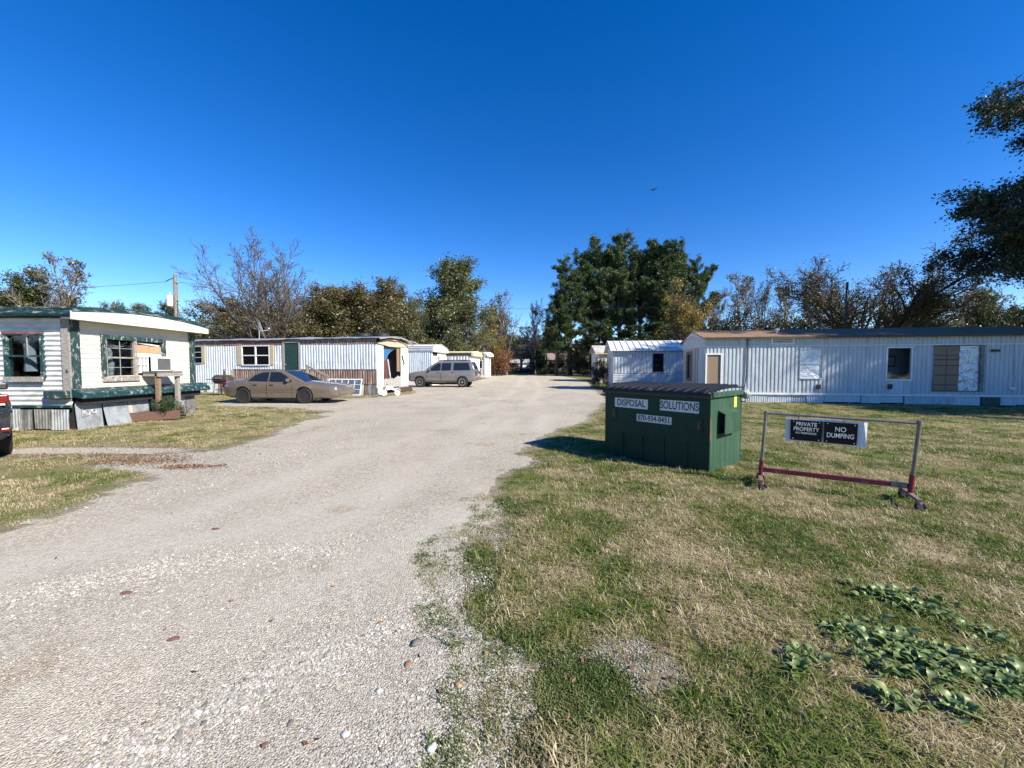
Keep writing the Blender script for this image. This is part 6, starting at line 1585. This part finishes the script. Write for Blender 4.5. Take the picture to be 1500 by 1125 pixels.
# leaf colours
LM_brown = leafmat("autumn_brown_leaf", [(.045, .045, .018), (.09, .083, .03), (.14, .119, .043), (.22, .175, .075)], .3)
LM_olive = leafmat("olive_green_leaf", [(.022, .038, .012), (.055, .075, .022), (.10, .115, .035), (.17, .16, .055)], .3)
LM_dark = leafmat("dark_oak_leaf", [(.012, .022, .010), (.026, .042, .018), (.045, .062, .026), (.075, .09, .04)], .2)
LM_pine = leafmat("pine_needles", [(.017, .036, .013), (.042, .074, .022), (.078, .12, .034), (.13, .175, .055)], .15)
LM_yellow = leafmat("yellow_leaf", [(.10, .09, .02), (.25, .18, .035), (.38, .27, .05), (.46, .36, .10)], .35)
LM_red = leafmat("russet_leaf", [(.08, .03, .018), (.18, .06, .03), (.27, .11, .05), (.26, .18, .07)], .3)
LM_sage = leafmat("grey_green_leaf", [(.045, .06, .024), (.10, .118, .042), (.16, .175, .07), (.24, .245, .12)], .3)

# kinds
for i in range(2):
    tr = Tree(100 + i, 6, (.62, .55, .55, .55), (9, 7, 6, 5), (.75, .7, .65, .6), (.22, .2, .15, .1), (.06, .12, .16, .2), (.04, .05, .05, .03), .19, .62, 4)
    P_ = leafpts(tr, 1500, .10, i, keep=.35)
    proto("bare%d" % i, tr, M_barkgrey, leafmesh("crown", P_, .16, .6, i, LM_brown, .3))
tr = Tree(9, 2.2, (2.1, .52, .5, .5), (9, 10, 8, 6), (.92, .62, .6, .55), (.45, .2, .15, .1), (.05, .07, .12, .16), (.0, .02, .02, .0), .30, .6, 4, shape=.1)
proto("oak", tr, M_bark, leafmesh("crown", leafpts(tr, 26000, .13, 3, keep=.7), .085, .5, 4, leafmat("sparse_oak_leaf", [(.035, .045, .015), (.075, .075, .03), (.13, .11, .045), (.22, .17, .08)], .3), .3))
for i in range(2):
    tr = Tree(20 + i, 5, (.68, .6, .55, .5), (11, 8, 6, 4), (.85, .75, .7, .6), (.12, .2, .15, .1), (.07, .13, .16, .2), (.03, .03, .02, .0), .2, .6, 4)
    proto("broad%d" % i, tr, M_bark, leafmesh("crown", leafpts(tr, 42000, .17, i + 9, keep=.9), .115, .62, i, LM_brown, .3))
    PROTO["broad%d_olive" % i] = PROTO["broad%d" % i]
    m2 = leafmesh("crown", leafpts(tr, 42000, .16, i + 19, keep=.92), .115, .6, i + 5, LM_olive, .3)
    PROTO["broad%d_olive" % i] = (PROTO["broad%d" % i][0][:2] + [("crown", m2)],) + PROTO["broad%d" % i][1:]
    m3 = leafmesh("crown", leafpts(tr, 28000, .18, i + 29, keep=.8), .105, .55, i + 7, LM_sage, .3)
    PROTO["broad%d_sage" % i] = (PROTO["broad%d" % i][0][:2] + [("crown", m3)],) + PROTO["broad%d" % i][1:]
    m4 = leafmesh("crown", leafpts(tr, 14000, .15, i + 39, keep=.6), .12, .6, i + 8, LM_yellow, .3)
    PROTO["broad%d_yellow" % i] = (PROTO["broad%d" % i][0][:2] + [("crown", m4)],) + PROTO["broad%d" % i][1:]
    m5 = leafmesh("crown", leafpts(tr, 22000, .2, i + 49, keep=.8), .11, .6, i + 11, LM_red, .3)
    PROTO["broad%d_red" % i] = (PROTO["broad%d" % i][0][:2] + [("crown", m5)],) + PROTO["broad%d" % i][1:]
# tall slender broad tree
tr = Tree(31, 7, (.42, .55, .55, .5), (18, 8, 6, 4), (.7, .7, .7, .6), (.08, .2, .15, .1), (.03, .11, .16, .2), (.03, .07, .04, .02), .2, .55, 4, shape=.75)
proto("tall", tr, M_bark, leafmesh("crown", leafpts(tr, 45000, .17, 77, keep=.85), .115, .58, 3, LM_sage, .3))
tr = Tree(52, 2.2, (2.6, .5, .5, .5), (10, 11, 8, 6), (.66, .6, .6, .5), (.35, .2, .15, .1), (.05, .07, .10, .14), (.0, .03, .04, .03), .28, .6, 4, shape=.1)
proto("fan", tr, mat("bark_brown", (.125, .105, .088), .95, vary=.3), leafmesh("crown", leafpts(tr, 4500, .12, 12, keep=.4), .09, .6, 5, LM_brown, .3))
# bushy low thing
tr = Tree(41, 1.6, (1.0, .6, .55), (13, 8, 6), (1.0, .7, .7), (.05, .15, .1), (.1, .15, .2), (.05, .04, .0), .05, .6, 3, shape=.2)
bush_tips = tr
proto("bush", tr, M_bark, leafmesh("crown", leafpts(tr, 9000, .12, 5), .10, .6, 3, LM_olive, .2))
for nm_, lm_ in (("red", LM_red), ("dark", LM_dark), ("brown", LM_brown)):
    PROTO["bush_" + nm_] = (PROTO["bush"][0][:2] + [("crown", leafmesh("crown", leafpts(tr, 9000, .12, 6), .10, .6, 4, lm_, .2))],) + PROTO["bush"][1:]
# pines: bare lower trunk, layered limbs, needle tufts
def needles(tree, seed, per, n_t, ln):
    g = np.random.default_rng(seed)
    T = np.array([tuple(p) for p, l in tree.tips]); i = g.integers(0, len(T), n_t)
    C = T[i] + g.normal(0, .07, (n_t, 3))
    return np.repeat(C, per, 0) + g.normal(0, .035, (n_t * per, 3))
for i in range(2):
    tr = Tree(60 + i, 10, (.25, .5, .5), (30, 8, 6), (1.15, .8, .7), (.34, .35, .3), (.025, .10, .16), (.02, .08, .09), .24, .42, 3, shape=.45)
    proto("pine%d" % i, tr, M_bark, leafmesh("crown", needles(tr, i, 12, 6500, .3), .17, .20, i + 2, LM_pine, -.5))
# the big dark oak at the right
tr = Tree(83, 8, (.60, .56, .55, .5), (24, 10, 8, 5), (1.15, .75, .7, .6), (.38, .15, .12, .1), (.04, .09, .15, .2), (.03, .03, .01, -.01), .36, .6, 4, shape=.15)
proto("bigoak", tr, M_bark, leafmesh("crown", leafpts(tr, 300000, .12, 8, keep=.99), .115, .5, 6, LM_dark, .4))

PROTO["oak_b"] = PROTO["bigoak"]
G1, G2, G3 = "trees behind the left homes", "tall pines at the end of the lane", "bare trees behind the right homes"
plant("oak_b", 29.6, 16.2, 15.6, 13.4, "second dark leafy tree standing behind the huge one at the right edge", 4.6, name="oak_tree")
plant("oak_b", 31.0, 9.2, 14.5, 14.0, "dark leafy tree standing off the right side of the lawn", 1.0, name="oak_tree")
plant("bigoak", 25.9, 15.2, 14.6, 12.6, "huge dark leafy tree reaching in from the right edge, beyond the long pale home", 2.0, name="oak_tree")
# left, from the edge inwards
plant("broad0_olive", px(8, 40), 40, htop(398, 40), 9.5, "rounded brownish green tree at the far left behind the cream home", 1, group=G1)
plant("broad1", px(52, 43), 43, htop(425, 43), 7, "low brown leafy tree left of the pale bare tree", 2, group=G1)
plant("bare0", px(88, 38), 38, htop(374, 38), 6.5, "pale nearly bare tree with few brown leaves above the cream home", 0.5, group=G1)
plant("broad0", px(118, 39), 39, htop(428, 39), 4.5, "small brown leafy tree just right of the pale bare tree", 4, group=G1)
plant("bare1", px(168, 60), 60, htop(438, 60), 6, "tiny distant bare treetop over the cream home roof", 1, group=G1)
plant("broad1_olive", px(212, 62), 62, htop(449, 62), 7, "low distant green tree hidden behind the cream home", 3, group=G1)
plant("broad0_olive", px(285, 52), 52, htop(452, 52), 8, "dark low tree right of the wooden power pole", 5, group=G1)
plant("fan", px(408, 36), 36, htop(366, 36), 11.5, "large spreading almost bare tree rising behind the ribbed home", 2.2, group=G1)
plant("broad1", px(335, 44), 44, htop(440, 44), 10, "low reddish brown tree under the large bare tree", 0, group=G1)
plant("broad0", px(425, 40), 40, htop(436, 40), 9.5, "brown leafy tree right of the large bare tree", 2, group=G1)
plant("broad1", px(470, 42), 42, htop(424, 42), 10, "brown tree with thin leaves behind the torn roof edge", 5, group=G1)
plant("broad0", px(522, 42), 42, htop(404, 42), 11.5, "taller rounded brown autumn tree behind the open end of the ribbed home", 1.4, group=G1)
plant("broad1_olive", px(560, 46), 46, htop(432, 46), 8.5, "olive green tree between the brown and the tall grey-green tree", 3, group=G1)
plant("broad0_sage", px(600, 48), 48, htop(410, 48), 7.5, "narrow dark grey-green tree left of the tall oval tree", 3.5, group=G1)
plant("tall", px(648, 50), 50, htop(384, 50), 9.4, "tall oval grey-green tree behind the grey wagon", 0.3, group=G1)
plant("broad1_sage", px(682, 50), 50, htop(438, 50), 7.5, "shorter grey-green tree leaning on the tall oval tree", 1, group=G1)
plant("broad0_yellow", px(700, 57), 57, htop(462, 57), 8, "yellowish tree behind the far white home", 1.7, group=G1)
plant("broad1_olive", px(727, 66), 66, htop(455, 66), 6.5, "dull green tree left of the bare trunks at the lane end", 2.7, group=G1)
for (p_, Y_, t_, w_, k_, lab) in [(300, 50, 478, 9, "bush_brown", "brown scrub behind the left end of the ribbed home"), (400, 48, 470, 9, "bush_dark", "dark scrub under the brown trees"), (460, 50, 462, 8, "bush_brown", "tall brown scrub behind the ribbed home roof"), (560, 55, 470, 9, "bush_dark", "dark scrub behind the blue-white home"), (620, 56, 480, 9, "bush", "green scrub at the foot of the tall oval tree"), (670, 58, 490, 7, "bush", "green scrub behind the cream-topped home"), (345, 38, 492, 6, "bush_dark", "dark bush just above the red band of the ribbed home"), (230, 55, 490, 9, "bush_dark", "dark scrub behind the cream home"), (520, 50, 478, 8, "bush_brown", "brown scrub under the rounded autumn tree")]:
    plant(k_, px(p_, Y_), Y_, htop(t_, Y_), w_, lab, p_ * .1, name="bush", cat="bush", group="scrub behind the left homes")
plant("bush_red", px(728, 58), 58, htop(508, 58), 4.6, "red-leaved bush beyond the far white home", 1, name="bush", cat="bush")
# bare trunks at the end of the lane
plant("bare0", px(742, 60), 60, htop(428, 60), 5.2, "tall bare tree standing alone at the left of the lane end", 2.0, group="bare trees at the lane end")
for (p_, Y_, t_, w_, k_, lab) in [(752, 116, 494, 12, "broad1_olive", "olive tree far off behind the lone bare tree"), (772, 120, 502, 12, "broad0_sage", "grey-green tree far off between the two bare trees"), (792, 118, 492, 12, "broad1_sage", "grey-green tree far off left of the pines"), (812, 112, 484, 11, "broad0_olive", "olive tree far off behind the first pine"), (735, 84, 482, 8, "bare1", "fine bare tree far off left of the lone bare tree"), (763, 82, 478, 8, "bare0", "fine bare tree far off in the gap at the lane end")]:
    plant(k_, px(p_, Y_), Y_, htop(t_, Y_), w_, lab, p_ * .13, group="far trees closing the lane")
plant("bare1", px(784, 63), 63, htop(440, 63), 5.4, "second bare tree at the lane end, nearer the pines", 5.1, group="bare trees at the lane end")
plant("bare0", px(800, 66), 66, htop(452, 66), 4.2, "thin bare tree touching the first pine", 4.1, group="bare trees at the lane end")
for (p_, Y_, t_, w_, k_, lab) in [(790, 64, 520, 4, "bush_dark", "dark bush at the foot of the second bare tree"), (815, 66, 522, 4, "bush_dark", "dark bush below the first pine"), (745, 78, 530, 5, "bush_brown", "brown brush at the lane end left of the trunks"), (770, 72, 541, 7, "bush", "low green brush across the end of the lane"), (722, 64, 532, 5, "bush", "low green brush right of the red-leaved bush"), (800, 70, 534, 6, "bush", "low green brush between the bare trunks and the pines"), (835, 64, 505, 5, "bush_dark", "dark evergreen bush under the pines"), (850, 58, 515, 3.6, "bush_dark", "dark bush left of the tan home")]:
    plant(k_, px(p_, Y_), Y_, max(1.0, htop(t_, Y_)), w_, lab, p_ * .1, name="bush", cat="bush", group="bushes at the end of the lane")
# pines
for (p_, Y_, t_, w_, k_, lab) in [(835, 60, 384, 7.6, 0, "leftmost and lowest dark pine of the clump"), (868, 64, 360, 7.6, 1, "dark pine second from the left in the clump"), (908, 62, 350, 7.4, 0, "tall pine in the middle of the clump"), (890, 72, 368, 8, 1, "pine standing behind the middle pine"), (962, 60, 352, 8.8, 1, "broad light green pine at the right of the clump"), (990, 63, 362, 8.0, 0, "light green pine right of the broad one"), (1022, 66, 384, 7.6, 0, "rightmost pine behind the yellow tree"), (935, 70, 366, 8, 0, "pine in the gap between the two tallest pines")]:
    plant("pine%d" % k_, px(p_, Y_), Y_, htop(t_, Y_), w_, lab, p_ * .37, name="pine_tree", group=G2)
for (p_, Y_, t_, w_, k_, lab) in [(815, 58, 450, 5.5, 0, "young dark pine at the left foot of the clump"), (872, 56, 470, 5.5, 1, "young pine behind the tan home"), (925, 55, 478, 6, 0, "young pine behind the white-roofed home"), (960, 58, 470, 6, 1, "young pine below the broad light green pine")]:
    plant("pine%d" % k_, px(p_, Y_), Y_, htop(t_, Y_), w_, lab, p_ * .37, name="pine_tree", group="young pines below the tall ones")
plant("broad0_yellow", px(1002, 46), 46, htop(408, 46), 7, "yellow-leaved tree at the right foot of the pines", 2.5)
plant("bush_dark", 6.45, 28.9, 2.2, 1.9, "dark evergreen bush at the corner of the blue-grey home", 1, name="bush", cat="bush")
# right
for (p_, Y_, t_, w_, k_, lab) in [(1075, 45, 402, 7.0, 0, "tallest bare tree above the brown roof of the pale home"), (1045, 50, 430, 5.5, 1, "bare tree between the yellow tree and the tallest bare one"), (1112, 46, 410, 6.0, 1, "bare tree just right of the tallest bare one"), (1150, 45, 418, 5.5, 0, "bare tree left of the spreading oak"), (1185, 52, 430, 6, 1, "bare tree partly behind the spreading oak"), (1425, 42, 425, 5, 0, "reddish nearly bare tree right of the spreading oak")]:
    plant("bare%d" % k_, px(p_, Y_), Y_, htop(t_, Y_), w_, lab, p_ * .21, group=G3)
plant("oak", px(1278, 30), 30, htop(370, 30), 14.0, "wide spreading oak with sparse brown leaves behind the long pale home", 0.8, name="oak_tree")
plant("broad1_olive", px(1350, 40), 40, htop(445, 40), 7, "yellow-green tree behind the right side of the spreading oak", 0.6, group="leafy trees behind the right homes")
plant("broad0_red", px(1428, 46), 46, htop(428, 46), 6.5, "russet tree behind the right end of the long home", 1.9, group="leafy trees behind the right homes")
plant("broad0_olive", px(1485, 38), 38, htop(425, 38), 7, "green tree low at the right edge under the huge dark tree", 3, group="leafy trees behind the right homes")
for (p_, Y_, t_, w_, k_, lab) in [(1050, 44, 470, 8, "bush_dark", "dark scrub behind the gable of the pale home"), (1110, 48, 468, 9, "bush", "green scrub under the bare trees on the right"), (1170, 42, 466, 8, "bush_dark", "dark scrub left of the spreading oak"), (1230, 46, 470, 9, "bush_brown", "brown scrub behind the slim dark pole"), (1300, 48, 462, 9, "bush", "green scrub behind the spreading oak"), (1390, 50, 468, 9, "bush_brown", "brown scrub right of the spreading oak"), (1440, 30, 462, 4.0, "bush_dark", "dark rounded bush at the roof of the long pale home"), (1000, 52, 488, 6, "bush", "green scrub between the white roof and the brown roof"), (1480, 44, 460, 9, "bush", "green scrub at the far right")]:
    plant(k_, px(p_, Y_), Y_, htop(t_, Y_), w_, lab, p_ * .1, name="bush", cat="bush", group="scrub behind the right homes")

# far wood all round the horizon: one mass of crowns nobody could count
tr = bush_tips
far = []
wob_ = MB()
rf = random.Random(3)
srcs = []
for k in range(3):
    me = leafmesh("far_crown", leafpts(tr, 1500, .14, 50 + k), .30, .7, k, leafmat("far_leaf%d" % k, [(.03, .035, .015), (.07, .065, .03), (.11, .09, .045), (.17, .13, .08)], .2), .2)
    o = bpy.data.objects.new("far_crown", me); COL.objects.link(o); srcs.append(o)
zmax_, rad_ = PROTO["bush"][1], PROTO["bush"][2]
fp, fr_, fs = [], [], []
for k in range(900):
    a = R(rf.uniform(-180, 180)); r_ = rf.uniform(105, 190)
    x_, y_ = r_ * math.sin(a), r_ * math.cos(a)
    h_ = rf.uniform(4.0, 9.0) * (r_ / 120); w_ = rf.uniform(7, 13)
    if y_ > 0 and -12 < x_ / y_ * 100 < 14: h_ *= .65
    fp.append((x_, y_, .012 * max(0, min(y_ - 38, 70)) - .3)); fr_.append((0, 0, rf.uniform(0, 6.28))); fs.append((w_ / 2 / rad_, w_ / 2 / rad_, h_ / zmax_))
scatter("far_wood", fp, fr_, fs, [rf.randrange(3) for _ in fp], srcs, "distant autumn wood along the horizon")
